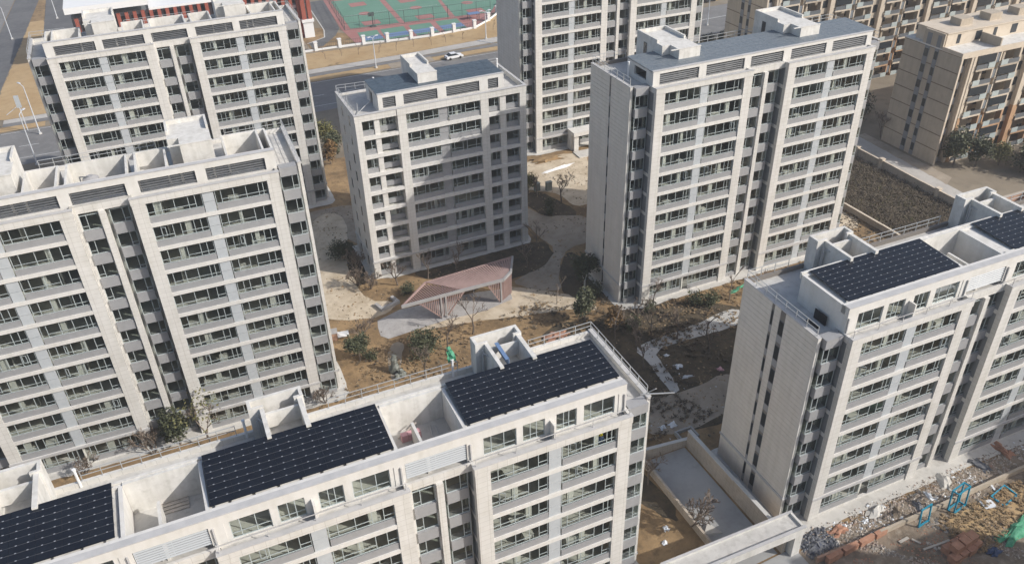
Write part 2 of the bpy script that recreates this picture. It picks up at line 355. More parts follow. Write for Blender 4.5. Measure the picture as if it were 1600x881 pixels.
# ------------------------------------------------------------------ apartment slab with end recesses and projecting bays
def slab_block(label, x0, y0, yaw, z0, n, wb, wm, de, style, nb=2, i0=0, D=12.6, we=2.75, strips=None, courses=False, seed=0, mirror=False, first=0, cores='PP', detail_pillars=True):
    rr = random.Random(seed)
    root = thing('apartment_building', label, 'building', (x0, y0, z0), yaw, 'apartment blocks of the new estate')
    T = 3*n
    U = [(i0+i)*(wb+wm) for i in range(nb)]
    UL, UR = U[0]-we, U[-1]+wb+we
    pil = 1.35; ww = (wb-2*pil-1.3-.05)/2; sc = ww/WB
    base = -2.5
    # --- walls
    w = MB()
    for u in U:
        for p in (u, u+wb-pil):
            w.box(p, p+pil, 0, .62, base, T-.26)
        
        w.box(u-.05, u+wb+.05, -.05, .38, T-.26, T+.5)          # parapet of the bay
        w.box(u+pil, u+wb-pil, .1, .38, base, .3)
        w.box(u-.05, u+.25, .38, de+.9, T-.26, T+.5); w.box(u+wb-.25, u+wb+.05, .38, de+.9, T-.26, T+.5)
    for i in range(nb-1):
        u = U[i]+wb
        w.box(u+.05, u+wm-.05, .75, 1.0, T-.35, T+.5)
        w.box(u+2.35, u+2.95, .45, 1.6, base, T-.35)             # the fin between the two window columns
        w.box(u, u+.35, .75, 1.0, base, T-.35); w.box(u+2.25, u+2.35, .75, 1.0, base, T-.35)
        w.box(u+2.95, u+3.3, 1.86, 2.1, base, T-.35); w.box(u+5.2, u+wm, 1.86, 2.1, base, T-.35)
    part('wall', w, 'stone', root)
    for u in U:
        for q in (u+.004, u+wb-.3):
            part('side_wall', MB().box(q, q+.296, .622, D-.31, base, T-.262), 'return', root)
        sb = cbox('side_band', 'stone_plain', .34, de+.25, .5)
        for k in range(1, n):
            link('side_band', sb, root, (u-.02, .63, 3*k-.22)); link('side_band', sb, root, (u+wb-.32, .63, 3*k-.22))
    w = MB()
    for k_, (a, b) in enumerate(((UL, UL+.35), (UR-.35, UR))):
        w.box(a + (.06 if (courses and k_ == 0) else 0), b, de, D, base, T+.5)
    w.box(UL+.35, UR-.35, D-.3, D, base, T+.45)
    part('end_wall', w, 'stone' if not courses else 'joint', root)
    if courses:
        # horizontal cladding courses, each a panel of its own, joints left open
        segs = []
        zc = []
        st = sorted(strips)
        edges = [de] + [e for s in st for e in (s[0], s[1])] + [D]
        runs = [(edges[i], edges[i+1]) for i in range(0, len(edges), 2)]
        for k in range(-2, n*5+1):
            for a, b in runs:
                link('cladding_panel', cbox('cladding_panel', 'course', .06, b-a-.012, .575), root, (UL, a+.006, k*.6+.012 if k > -2 else -1.2+.012))
        part('end_wall_edge', MB().box(UL-.001, UL+.36, de-.12, de-.004, base, T+.5), 'stone', root)
    if strips:
        for a, b, dz, hh in strips:
            for k in range(first, n):
                z = 3*k + dz
                f = cbox('window', 'darkframe', .04, b-a, hh)
                o = link('window', f, root, (UL+.012, a, z))
                link('pane', cbox('pane', 'darkvoid', .012, b-a-.12, hh*.62), o, (-.012, .06, hh*.36))
                o2 = link('spandrel', cbox('spandrel', 'spandrel', .02, b-a-.04, hh*.33), root, (UL-.004, a+.02, z+.02))
    # --- first-floor cornice
    w = MB()
    for u in U: w.box(u-.1, u+wb+.1, -.1, 0.0, 2.98, 3.26)
    w.box(UL-.1, UL-.003, de-.1, D+.1, 2.98, 3.26); w.box(UR+.003, UR+.1, de-.1, D+.1, 2.98, 3.26)
    w.box(UL-.1, UL+.5, de-.22, de-.125, 2.98, 3.26); w.box(UR-.5, UR+.1, de-.1, de-.003, 2.98, 3.26)
    part('cornice', w, 'ledge', root)
    # --- interior
    w = MB()
    for k in range(0, n):
        z = 3*k
        for u in U: w.box(u+.31, u+wb-.31, .45, 6.0, z-.1, z)
        w.box(UL+.36, U[0]-.003, de+.55, 6.0, z-.1, z); w.box(U[-1]+wb+.003, UR-.36, de+.55, 6.0, z-.1, z)
        for i in range(nb-1):
            w.box(U[i]+wb+.003, U[i]+wb+2.4, 1.05, 6, z-.1, z); w.box(U[i]+wb+2.95, U[i]+wb+wm-.003, 2.2, 6, z-.1, z)
        for u in U:
            w.box(u+pil+ww+.5, u+pil+ww+.7, .6, 6, z, z+2.9)
            for b_ in (0, 1):
                ub = u + pil + b_*(ww+1.3)
                if rr.random() < .8:
                    q = ub + rr.choice((2.05, 2.1, 3.3, .75)); w.box(q, q+rr.uniform(.4, .75), .52, .75, z, z+2.9)
                if rr.random() < .6:
                    q = ub + rr.choice((1.4, 2.8, 3.6)); w.box(q, q+.12, 2.2, 6, z, z+2.9)
                if rr.random() < .45:
                    q = ub + rr.uniform(.1, 3.5); w.box(q, q+rr.uniform(.6, 1.6), .7, 1.4, z, z+rr.uniform(.5, 1.5))
    w.box(UL+.36, UR-.36, 6.0, 6.1, -.1, T-.35)
    part('interior', w, 'interior', root)
    # --- floors
    bandm = cbox('floor_band', 'stone_plain', wb-2*pil-.004, .36, .46)
    spm = cbox('spandrel', 'spandrel', ww-.004, .08, .74)
    acm = MB().box(0, 1.18, 0, .06, 0, 1.18).box(0, 1.18, 0, .06, 1.22, 2.42).mesh('ac_panel', 'ac')
    sp1 = MB().box(0, 1.9, 0, .86, 0, 1.22).mesh('spandrel', 'spandrel')
    sidep = MB().box(0, .03, 0, .7, 0, 1.74).mesh('side_pane', 'glass')
    for k in range(first, n):
        z = 3*k
        for bi, u in enumerate(U):
            if k > 0: link('floor_band', bandm, root, (u+pil+.002, .02, z-.2))
            for b_ in (0, 1):
                ub = u + pil + b_*(ww+1.35)
                link('spandrel', spm, root, (ub+.002, .12, z+.265))
                ms = BAYW[rr.choice((0, 0, 1, 2, 3)) if style != 'solar' else rr.choice((2, 3, 3, 1))]
                o = put_window(root, ms, ub, .24, z+1.01); o.scale = (sc, 1, 1)
                if rr.random() < .18: link('casement', CASE, o, (rr.choice((.78, 1.5, 4.2)), -.03, .5), -rr.uniform(.4, 1.0))
            if k > 0 or bi == 1: link('ac_panel', acm, root, (u+pil+ww+.06, .16, z+.29))
        # end recesses
        for a, s_ in ((UL+.36, 0), (U[-1]+wb+.01, 1)):
            wd = we-.37; off = (wd-1.95)/2
            link('spandrel', sp1, root, (a+off+.02, de-.6, z-.62)); o = put_window(root, SMALL[s_], a+off, de-.5, z+.605); link('side_pane', sidep, o, (0, .08, .01)); link('side_pane', sidep, o, (1.92, .08, .01))
        for i in range(nb-1):
            u = U[i]+wb
            link('spandrel', cbox('spandrel', 'spandrel', 1.9, .25, 1.22), root, (u+.35, .62, z-.62)); put_window(root, SMALL[0], u+.33, .82, z+.62)
            link('spandrel', sp1, root, (u+3.32, 1.0, z-.62)); o = put_window(root, SMALL[1], u+3.3, 1.12, z+.605); link('side_pane', sidep, o, (0, .08, .01)); link('side_pane', sidep, o, (1.92, .08, .01))
    # closing strips beside the end windows and spandrels on top
    w = MB()
    for a in (UL+.351, U[-1]+wb+.003):
        wd = we-.354; off = (wd-1.95)/2
        w.box(a, a+off+.03, de+.27, de+.5, base, T-.62); w.box(a+off+1.92, a+wd, de+.27, de+.5, base, T-.62)
        
        part('recess_wall', w, 'stone', root); w = MB()
    w = MB()
    for a in (UL+.36, U[-1]+wb+.01):
        off = (we-.372-1.95)/2; w.box(a+off, a+off+1.95, de-.62, de+.5, T-.62, T+.45); w.box(a, a+off-.003, de+.2, de+.5, T-.62, T+.45); w.box(a+off+1.953, a+we-.372, de+.2, de+.5, T-.62, T+.45)
    part('recess_parapet', w, 'spandrel', root)
    # --- roof slab
    w = MB().box(UL+.353, UR-.353, 2.2, D-.303, T-.3, T-.02)
    for u in U: w.box(u+.302, u+wb-.302, .4, 2.198, T-.3, T-.02)
    w.box(UL+.353, U[0]-.06, de+.52, 2.198, T-.3, T-.02); w.box(U[-1]+wb+.06, UR-.353, de+.52, 2.198, T-.3, T-.02)
    for i in range(nb-1): w.box(U[i]+wb+.06, U[i]+wb+wm-.06, 1.02, 2.198, T-.3, T-.02)
    part('roof_slab', w, 'concrete', root)
    w = MB()
    w.box(UL-.05, UL+.4, de-.13, D+.05, T+.502, T+.58); w.box(UR-.4, UR+.05, de-.05, D+.05, T+.502, T+.58)
    for u in U: w.box(u-.1, u+wb+.1, -.1, .42, T+.503, T+.57)
    part('coping', w, 'ledge', root)
    railing('railing', [(UL+.2, de+.3, T+.55), (UL+.2, D-.15, T+.55), (U[0]+2.6, D-.15, T+.5)], 1.1, root)
    for i in range(nb-1): railing('railing', [(U[i]+wb-3.5, D-.15, T+.45), (U[i]+wb+wm+3.2, D-.15, T+.45)], 1.1, root)
    railing('railing', [(UR-7, D-.15, T+.45), (UR-.2, D-.15, T+.5), (UR-.2, de+.3, T+.55)], 1.1, root)
    # --- penthouse
    A, B = U[0], U[-1]+wb
    if style == 'court': court_roof(root, T, U, wb, wm, A, B, D)
    elif style == 'solar': solar_roof(root, T, U, wb, wm, A, B, D)
    else: tin_roof(root, T, U, wb, wm, A, B, D)
    return root

def louver(root, u0, u1, v, z0, z1, m='louver', step=.27):
    mb = MB(); z = z0+.05
    while z < z1-.05:
        mb.quad((u0, v, z), (u1, v, z), (u1, v+.09, z+.11), (u0, v+.09, z+.11)); z += step
    for u in (u0, (u0+u1)/2, u1): mb.box(u-.03, u+.03, v+.15, v+.2, z0, z1)
    o = part('louver', mb, m, root)
    part('louver_backing', MB().box(u0, u1, v+.9, v+.95, z0, z1), 'darkframe', root)
    return o

def front_frame(root, T, A, B, gaps, zb, zt, v0=1.2, v1=1.75, beam_d=.8, sill=.45):
    """posts and beam of the roof storey; gaps = openings"""
    w = MB(); e = sorted(gaps); u = A
    for a, b in e:
        w.box(u, a, v0, v1, T-.02, T+zb); u = b
        if sill: w.box(a, b, v0, v1-.05, T-.02, T+sill)
    w.box(u, B, v0, v1, T-.02, T+zb)
    w.box(A, B, v0, v0+beam_d, T+zb+.001, T+zt)
    part('roof_frame', w, 'stone_plain', root)
    part('roof_ledge', MB().box(A-.04, B+.04, v0-.06, v0+beam_d*.62, T+zt+.002, T+zt+.07), 'ledge', root)

def core(root, T, u0, v0, u1, v1, h, notch=True, plate=.25, rim=.45, name='stair_core'):
    w = MB(); n_ = 1.2 if notch else 0
    pts = [(u0+n_, v0), (u1, v0), (u1, v1), (u0, v1), (u0, v0+2.2), (u0+n_, v0+2.2)] if notch else [(u0, v0), (u1, v0), (u1, v1), (u0, v1)]
    w.prism(pts, T-.02, T+h)
    vs = v0+3.6
    w.box(u0, u0+.25, vs, v1, T+h+.001, T+h+rim); w.box(u1-.25, u1, vs, v1, T+h+.001, T+h+rim)
    w.box(u0+.251, u1-.251, v1-.25, v1, T+h+.001, T+h+rim)
    w.box(u0-.05, u1+.05, v0-.05, v0+.2, T+h+.002, T+h+.09)
    o = part(name, w, 'render', root)
    return o

def court_roof(root, T, U, wb, wm, A, B, D):
    gaps = []
    for u in U:
        gaps += [(u+1.2, u+7.0), (u+8.1, u+wb-1.05)]
    for i in range(len(U)-1): gaps.append((U[i]+wb+.1, U[i]+wb+wm-.1))
    front_frame(root, T, A-.1, B+.1, gaps, 1.9, 2.6, 1.2, 1.7, .85)
    for a, b in gaps: louver(root, a, b, 1.35, T+.45, T+1.9)
    w = MB(); L = B-A; h = T+2.5; t = .22
    half = [0.1, 1.05, 4.95, 11.25, 14.35, 15.3]
    us = half + [L-x for x in half]
    for x in us: part('court_wall', MB().box(A+x, A+x+t, 2.06, 7.499 if 5 < x < L-5.5 else 7.999, T-.02, h), 'render', root)
    for a, b in ((11.25+t, 14.35), (15.3+t, L-15.3), (L-14.35+t, L-11.25)):
        part('court_wall', MB().box(A+a-t, A+b+t, 7.5, 7.75, T-.02, h-.02), 'render', root)
    for a, b in ((.1+t, 4.95), (L-4.95+t, L-.1)): part('court_wall', MB().box(A+a-t, A+b+t, 8.0, 8.25, T-.02, h-.02), 'render', root)
    for a in (A+5.95, A+26.0):
        core(root, T, a, 4.4, a+4.6, 11.4, 3.7)
        part('low_wall', MB().box(a+.6, a+.85, 2.06, 4.39, T-.02, T+1.6).box(a+4.0, a+4.25, 2.06, 4.39, T-.02, T+1.6), 'render', root)

def ucore(root, T, u, v0=7.3, v1=12.4, wd=4.6, h=3.9):
    w = MB()
    w.box(u+.9, u+1.25, v0, v1-1.35, T-.02, T+h-.15); w.box(u+wd-.55, u+wd-.15, v0, v1-1.35, T-.02, T+h-.15)
    w.box(u, u+wd, v1-.3, v1, T-.02, T+h); w.box(u, u+.28, v1-1.34, v1-.301, T-.02, T+h)
    w.box(u+wd-.28, u+wd, v1-1.34, v1-.301, T-.02, T+h); w.box(u+.281, u+1.25, v1-1.34, v1-1.1, T-.02, T+h-.02)
    w.box(u+wd-.8, u+wd-.281, v1-1.34, v1-1.1, T-.02, T+h-.02)
    w.box(u+1.251, u+wd-.551, v1-1.9, v1-1.65, T+1.9, T+h-.5)
    w.box(u+1.251, u+wd-.551, v0+.05, v0+.25, T-.02, T+3.0)
    w.box(u+1.251, u+wd-.551, v0+.25, v1-.31, T+1.2, T+1.35)
    part('stair_core', w, 'render', root)
    w = MB().bar((u+.6, v1-1.6, T), (u+.6, v1-1.6, T+3.3), .12).bar((u+.45, v1-1.9, T), (u+.45, v1-1.9, T+3.0), .1).bar((u+.6, v1-1.6, T+3.0), (u+.95, v1-2.4, T+3.0), .1)
    part('downpipe', w, 'ledge', root)

PENTW = {}
def solar_roof(root, T, U, wb, wm, A, B, D):
    gaps = []; zb, zt = 2.35, 3.25
    for u in U: gaps += [(u+.95, u+wb-.75)]
    for i in range(len(U)-1): gaps.append((U[i]+wb+.15, U[i]+wb+wm-.15))
    front_frame(root, T, A, B, gaps, zb, zt, 1.2, 1.65, .95, 0)
    for bi, u in enumerate(U):
        # window wall set back behind the posts
        spans = [(1.35, 4.4), (5.0, 7.1), (8.2, 10.2), (10.9, 14.0)]
        s = wb/15.15; w = MB(); last = u+.951
        for a, b in spans:
            a, b = u+a*s, u+b*s
            w.box(last, a, 1.25, 1.5, T-.02, T+zb); w.box(a, b, 1.25, 1.5, T-.02, T+.35); last = b
            k = round(b-a, 2)
            if k not in PENTW: PENTW[k] = window_meshes('window', k, zb-.36, [.7, k*.62], [.5, .5, .5])
            put_window(root, PENTW[k], a, 1.36, T+.355)
        w.box(last, u+wb-.76, 1.25, 1.5, T-.02, T+zb)
        w.box(u, u+.3, 1.66, 7.7, T-.02, T+zt-.1); w.box(u+wb-.3, u+wb, 1.66, 7.7, T-.02, T+zt-.1)
        w.box(u+.301, u+wb-.301, 7.45, 7.7, T-.02, T+zt-.1)
        part('penthouse_wall', w, 'stone_plain', root)
        part('penthouse_interior', MB().box(u+.31, u+wb-.31, 5.6, 5.7, T, T+zb).box(u+.31, u+wb-.31, 1.7, 5.6, T+.001, T+.02).box(u+4.7, u+4.9, 1.7, 5.6, T+.03, T+zb).box(u+10.5, u+10.7, 1.7, 5.6, T+.03, T+zb), 'interior', root)
        part('penthouse_roof', MB().box(u+.302, u+wb-.302, 2.16, 7.44, T+zb+.002, T+zt-.35), 'render', root)
        part('dividing_fin', MB().box(0, .18, 0, .8, -.02, 1.9), 'stone_plain', root, (u+wb*.5, .43, T))
        # little kerb blocks in front of the panels
        w = MB(); x = u+.7
        while x < u+wb-1.2:
            g = rnd.uniform(.9, 1.7); w.box(x, min(x+g, u+wb-.5), 2.16, 2.45+rnd.uniform(0, .12), T+zt-.349, T+zt-.14); x += g+.25
        part('panel_kerb', w, 'render', root)
        ucore(root, T, u+4.6)
        for q in (u+.15, u+wb-.2): part('downpipe', MB().bar((q, 1.12, T), (q, 1.12, T+2.2), .12), 'ledge', root)
        railing('railing', [(u+.2, .2, T+.56), (u+wb-.2, .2, T+.56)], .75, root, 3.2, 'ledge', 1)
    for i in range(len(U)-1):
        u = U[i]+wb
        part('court_wall', MB().box(u+.02, u+wm-.02, 7.45, 7.75, T-.02, T+zt), 'render', root); part('partition_wall', MB().box(u+2.1, u+2.35, 1.66, 5.8, T-.02, T+2.1), 'render', root)
        louver(root, u+.2, u+wm-.2, 1.25, T+.6, T+zb, 'louver_white', .24)
    part('roof_kerb', MB().box(A, B, 7.76, 8.0, T+zt-.6, T+zt+.05), 'render', root)

def tin_roof(root, T, U, wb, wm, A, B, D):
    gaps = []
    for u in U: gaps += [(u+1.1, u+7.1), (u+8.25, u+wb-.75)]
    for i in range(len(U)-1): gaps.append((U[i]+wb+.3, U[i]+wb+wm-.2))
    front_frame(root, T, A+.1, B+.2, gaps, 1.95, 2.35, 1.2, 1.7, .6)
    for a, b in gaps: louver(root, a, b, 1.3, T+.45, T+1.95)
    w = MB().box(A+.1, A+.4, 1.71, 2.9, T, T+2.2).box(A+.1, A+.4, 5.9, 7.7, T, T+2.2).box(A+.1, A+.4, 2.9, 5.9, T, T+.7).box(A+.1, A+.4, 2.9, 5.9, T+1.9, T+2.2)
    w.box(B-.2, B+.1, 1.71, 7.7, T, T+2.2).box(A+.4, B-.2, 7.4, 7.7, T, T+2.2)
    part('penthouse_wall', w, 'stone_plain', root)
    part('penthouse_roof', MB().box(A+.1, B+.2, 1.81, 7.8, T+2.202, T+2.33), 'spandrel', root)
    for a in (A+4.2, A+wb+wm+3.1):
        core(root, T, a, 3.6, a+4.5, 12.3, 3.75)
        for v_, h_ in ((6.2, 1.5), (7.4, 1.5), (9.6, 2.2)): link('window', cbox('window', 'darkvoid', .03, .8, h_), root, (a-.032, v_, T+.9))

# ------------------------------------------------------------------ solar arrays (rest on the roofs)
def solar_array(label, x0, y0, yaw, u0, u1, v0, v1, z, cols, rows, m, tilt=.25, gap=.05, clamps=True):
    c, s = math.cos(yaw), math.sin(yaw)
    root = thing('solar_array', label, 'solar panels', (x0+c*u0-s*v0, y0+s*u0+c*v0, z), yaw, 'solar arrays on the roofs')
    pw, ph = (u1-u0)/cols, (v1-v0)/rows
    me = MB().box(.008, pw-.008, gap/2, ph-gap/2, 0, .035).mesh('solar_panel', m)
    ang = math.atan2(tilt, v1-v0)
    for i in range(cols):
        for j in range(rows):
            o = link('solar_panel', me, root, (i*pw, j*ph*math.cos(ang), j*ph*math.sin(ang))); o.rotation_euler = (ang + rnd.uniform(-.006, .006), rnd.uniform(-.004, .004), 0)
    ul = part('underlay', MB().box(.02, u1-u0-.02, .02, v1-v0-.06, -.04, -.005), 'solar' if m == 'solar' else 'ledge', root); ul.rotation_euler = (ang, 0, 0)
    mb = MB()
    for j in range(0, rows+1, 2):
        y = min(max(j*ph, .15), v1-v0-.15); mb.box(0, u1-u0, y-.04, y+.04, -.12, -.05)
    part('mounting_rail', mb, 'clamp', root)
    if clamps:
        mb = MB()
        for j in range(1, rows):
            y = j*ph*math.cos(ang); zz = j*ph*math.sin(ang)+.036
            for i in range(cols):
                for q in (.27, .73):
                    x = (i+q)*pw + rnd.uniform(-.04, .04); mb.box(x-.06, x+.06, y-.03, y+.03, zz, zz+.03)
            
        part('clamp', mb, 'clamp', root, kind='stuff')
        mb = MB()
        for j in range(1, rows):
            y = j*ph*math.cos(ang); zz = j*ph*math.sin(ang)
            mb.box(0, u1-u0, y-.012, y+.012, zz, zz+.03)
        part('seam_strip', mb, 'seam', root, kind='stuff')
    return root

# ------------------------------------------------------------------ the blocks
blkA = slab_block('cream block at the left edge with open roof courts, its full front facing us', -27.78, 88.19, R(-.99), -.5, 11, 15.47, 5.63, 1.5, 'court', seed=3, first=0)
blkL = slab_block('cream block at top left, in front of the school with red columns', -15.91, 141.73, R(.27), -.33, 11, 15.18, 5.56, 1.7, 'court', seed=4)
blkD = slab_block('eleven storey cream block right of centre with blue grey roof and two white stair cores', 56.97, 86.93, R(.16), .86, 11, 15.06, 5.87, 2.05, 'tin', seed=5, courses=True, strips=[(6.87, 7.25, -.3, 2.6)])
blkE = slab_block('cream block at the right edge with two window strips on its shaded end wall', 52.01, 43.84, R(.01), 1.26, 8, 15.07, 5.13, 1.58, 'solar', seed=6, courses=True, strips=[(6.0, 6.75, -.35, 2.6), (7.65, 8.05, 0.05, 2.6)])
blkB = slab_block('nearest cream block along the bottom edge with three dark solar roofs and open stair cores', -5.01, 45.69, R(.25), -1.14, 8, 14.76, 5.55, 1.52, 'solar', nb=3, i0=-1, seed=7)
blkF = slab_block('tower rising out of the top edge behind the centre, entrance porch at its foot', 65.93, 143.24, R(-.12), 0.0, 18, 15.36, 5.18, 1.64, 'tin', seed=8, courses=False)

def arr(b, *a, **k): return solar_array(a[0], b.location.x, b.location.y, b.rotation_euler.z, *a[1:], **k)
arr(blkB, 'dark solar array on the near roof, rightmost of three, beside the railed corner', 20.75, 34.95, 2.3, 7.75, -1.14+24+3.3, 8, 8, 'solar')
arr(blkB, 'dark solar array in the middle of the near roof between two open courts', .4, 14.5, 2.3, 7.75, -1.14+24+3.3, 8, 8, 'solar')
arr(blkB, 'dark solar array at the bottom left corner of the photo', -20.0, -6.2, 2.3, 7.75, -1.14+24+3.3, 8, 8, 'solar')
arr(blkE, 'grey navy solar array on the right hand block, beside the railed end terrace', .9, 14.9, 2.3, 7.75, 1.26+24+3.1, 8, 8, 'solar')
arr(blkE, 'grey navy solar array at the right edge beyond an open roof court', 22.2, 34.9, 2.3, 7.75, 1.26+24+3.1, 7, 8, 'solar')
arr(blkD, 'long panelled array, sky reflection in its blue grey colour, covering the whole roof of the block right of centre', .0, 37.0, 1.55, 7.8, .86+33+2.36, 24, 6, 'solar_sky', tilt=.1, clamps=False)

# ------------------------------------------------------------------ smaller nine storey block (own layout)
def small_block():
    n = 9; T = 27; Wd = 26.95; D = 11.0
    root = thing('apartment_building', 'nine storey cream block in the centre, half its front in shadow', 'building', (23.1, 112.27, -.16), R(.42), 'apartment blocks of the new estate')
    rr = random.Random(12); base = -2.5
    P = [(0, 1.0, .0), (2.85, 3.65, .3), (6.35, 7.65, 0), (19.4, 20.7, 0), (22.65, 23.65, .25), (25.9, Wd, 0)]
    w = MB()
    for a, b, v in P: w.box(a, b, v, v+.6, base, T-.26)
    w.box(0, .3, .6, D, base, T+.45).box(Wd-.3, Wd, .6, D, base, T+.45).box(.3, Wd-.3, D-.3, D, base, T+.4)
    w.box(-.05, 6.2, .0, .35, T-.26, T+.75).box(6.3, 20.75, -.06, .35, T-.26, T+.75).box(20.8, Wd+.05, 0, .35, T-.26, T+.75)
    w.box(-.05, .25, .35, D, T+.451, T+.75).box(Wd-.25, Wd+.05, .35, D, T+.451, T+.75)
    w.box(6.35, 6.6, .61, 2.2, base, T-.26).box(20.45, 20.7, .61, 2.2, base, T-.26)
    part('wall', w, 'stone', root)
    part('cornice', MB().box(-.12, Wd+.12, -.12, -.003, 2.98, 3.26).box(-.12, -.003, 0, D, 2.98, 3.26), 'ledge', root)
    cols = [(1.0, 2.85, .55, 0), (3.65, 6.35, 1.3, 0), (7.65, 12.8, .34, 1), (14.3, 19.4, .34, 1), (20.7, 22.65, .7, 0), (23.65, 25.9, .7, 0)]
    wcache = {}
    w = MB()
    for k in range(n):
        z = 3*k
        if k > 0:
            for a, b, v in ((1.0, 6.35, .05), (7.65, 19.4, .02), (20.7, 25.9, .05)):
                link('floor_band', cbox('floor_band', 'stone_plain', b-a-.004, .42, .55), root, (a+.002, v-.02 if v < .05 else v, z-.25))
        for ci, (a, b, v, big) in enumerate(cols):
            wd = b-a
            link('spandrel', cbox('spandrel', 'spandrel', wd-.1, .1, .76), root, (a+.05, v-.14, z+.3))
            key = ci
            if key not in wcache:
                wcache[key] = window_meshes('window', wd-.02, 1.7, [.6, 2.0, 2.7, 4.2] if big else [wd*.62], [.45, .45, 0, .45, .45] if big else [0, .5])
            put_window(root, wcache[key], a+.01, v, z+1.07)
        link('ac_panel', CACHE.setdefault('acC', MB().box(0, 1.4, 0, .06, 0, 1.18).box(0, 1.4, 0, .06, 1.22, 2.42).mesh('ac_panel', 'spandrel')), root, (12.85, .45, z+.3))
        w.box(.31, Wd-.31, 1.0 if k else .8, 6, z-.1, z); w.box(12.9, 13.1, .7, 6, z, z+2.9); w.box(6.1, 6.3, 2.2, 6, z, z+2.9); w.box(20.75, 20.9, 2.3, 6, z, z+2.9)
        for _ in range(4):
            q = rr.uniform(.5, 25); w.box(q, q+.5, 1.5, 1.7, z, z+2.9)
    w.box(.31, Wd-.31, 6, 6.1, 0, T-.3)
    part('interior', w, 'interior', root)
    part('roof_slab', MB().box(.31, Wd-.31, .4, D-.31, T-.3, T+.1), 'concrete', root)
    part('coping', MB().box(-.1, Wd+.1, -.12, .4, T+.752, T+.83).box(-.1, .3, .401, D+.05, T+.752, T+.83).box(Wd-.3, Wd+.1, .401, D+.05, T+.752, T+.83), 'ledge', root)
    A, B = 4.0, 23.8
    gaps = [(4.7, 6.65), (7.85, 13.1), (14.5, 19.8), (21.2, 22.9)]
    front_frame(root, T, A, B, gaps, 2.3, 2.85, 1.2, 1.7, .6, .7)
    for a, b in gaps: louver(root, a, b, 1.3, T+.7, T+2.3)
    w = MB().box(A, A+.3, 1.71, 4.2, T+.1, T+2.6).box(A, A+.3, 6.0, 7.7, T+.1, T+2.6).box(A, A+.3, 4.2, 6.0, T+2.2, T+2.6).box(B-.3, B, 1.71, 7.7, T+.1, T+2.6).box(A+.3, B-.3, 7.4, 7.7, T+.1, T+2.6)
    part('penthouse_wall', w, 'stone_plain', root)
    part('penthouse_roof', MB().box(A, B, 1.81, 7.8, T+2.602, T+2.72), 'spandrel', root)
    c_ = core(root, T, 10.75, 2.8, 13.75, 11.0, 4.3, notch=False)
    railing('railing', [(.15, .6, T+.8), (.15, D-.2, T+.8), (9, D-.2, T+.5)], 1.0, root)
    railing('railing', [(15, D-.2, T+.5), (Wd-.2, D-.2, T+.8)], 1.0, root)
    for k in range(n):
        for vv in (3.2, 7.4): link('window', cbox('window', 'darkvoid', .03, .7, 1.6), root, (-.015, vv, 3*k+1))
    return root
blkC = small_block()
arr(blkC, 'panelled array with sky reflection in its blue grey colour on the small centre block, pale seams across it', 3.9, 23.85, 1.55, 7.85, -.16+27+2.82, 14, 5, 'solar_sky_deep', tilt=.12, clamps=False)

# extra solidity of the tower entrance
def porch(root):
    w = MB().box(7.3, 8.3, -2.6, -1.9, -1, 3.4).box(11.4, 12.4, -2.6, -1.9, -1, 3.4).box(7.0, 12.7, -3.0, -.12, 3.4, 4.2).box(7.0, 7.4, -1.9, -.12, -1, 3.39)
    part('entrance_porch', w, 'stone_plain', root)
    part('entrance_step', MB().box(6.8, 13.5, -6.0, -3.02, -1, .25), 'apron', root)
porch(blkF)
#SECTION2
# ------------------------------------------------------------------ the two blocks of the front row whose shadows fall into the picture
slab_block('cream block of the front row, its shadow lying over the rubble at bottom right', 53.2, 1.6, 0, .6, 8, 15.0, 5.4, 1.6, 'solar', seed=21)
slab_block('cream block beyond the right edge, its shadow crossing the foot of the right block', 105.2, 15.2, 0, 1.0, 8, 15.0, 5.4, 1.6, 'solar', seed=22)

# ------------------------------------------------------------------ ground surfaces
sheet('open_ground', [(-110,160),(95,160),(112,120),(112,84),(128,60),(200,60),(200,300),(-110,300)], 'ground_far', .012, step=12)
sheet('road', [(-110,186),(110,187),(140,192),(260,191),(260,218),(140,214),(100,206.3),(-110,206.3)], 'asphalt', .05, step=8)
for k in range(26):
    x = -60+9*k
    if x < 60: sheet('lane_marking', rect(x, x+4, 196.6, 196.78), 'marking', .06, step=6)
sheet('edge_line', [(110,202.6),(172,205.2),(172,205.45),(110,202.85)], 'marking', .06, step=8)
sheet('edge_line', [(-37,205.6),(98,205.7),(98,205.85),(-37,205.75)], 'marking', .06, step=8)
sheet('edge_line', [(-110,190),(110,190),(110,190.15),(-110,190.15)], 'marking', .06, step=8)
sheet('planting_strip', [(-27,206.5),(41,206.7),(54,207.2),(54,210.2),(-27,210)], 'verge', .07, jit=.15)
sheet('planting_strip', [(66,207.3),(110,207.6),(110,210.6),(66,210)], 'verge', .07, jit=.15)
sheet('side_lane', [(-37,210),(112,210.7),(112,212.4),(-37,212)], 'asphalt', .06, step=8)
sheet('side_lane', [(54,206.6),(66,206.8),(66,210.8),(54,210.6)], 'dull', .075)
sheet('sidewalk', [(-37,212),(60,212.6),(112,215.2),(140,218),(140,223),(112,219.6),(60,216),(-37,214.6)], 'walk', .08, step=6)
sheet('verge', [(-40.9,207),(-28,207),(-28,209.9),(-40.8,209.9)], 'verge', .073, jit=.1)
sheet('verge', [(-37,214.8),(60,216.2),(112,219.8),(112,236),(97,239),(86,228.2),(66,226.5),(40,228.5),(-37,230)], 'verge', .06, jit=.2)
sheet('verge', [(-40.8,215),(-26,215),(-24,262),(-31,300),(-34.9,300),(-36.2,276),(-39,234)], 'verge', .064, jit=.2)
sheet('verge', [(140,219),(200,219),(200,226),(140,226)], 'verge', .064, jit=.2)
sheet('verge', [(112,178),(168,176),(170,189.5),(140,189),(112,185)], 'verge', .04, jit=.3)
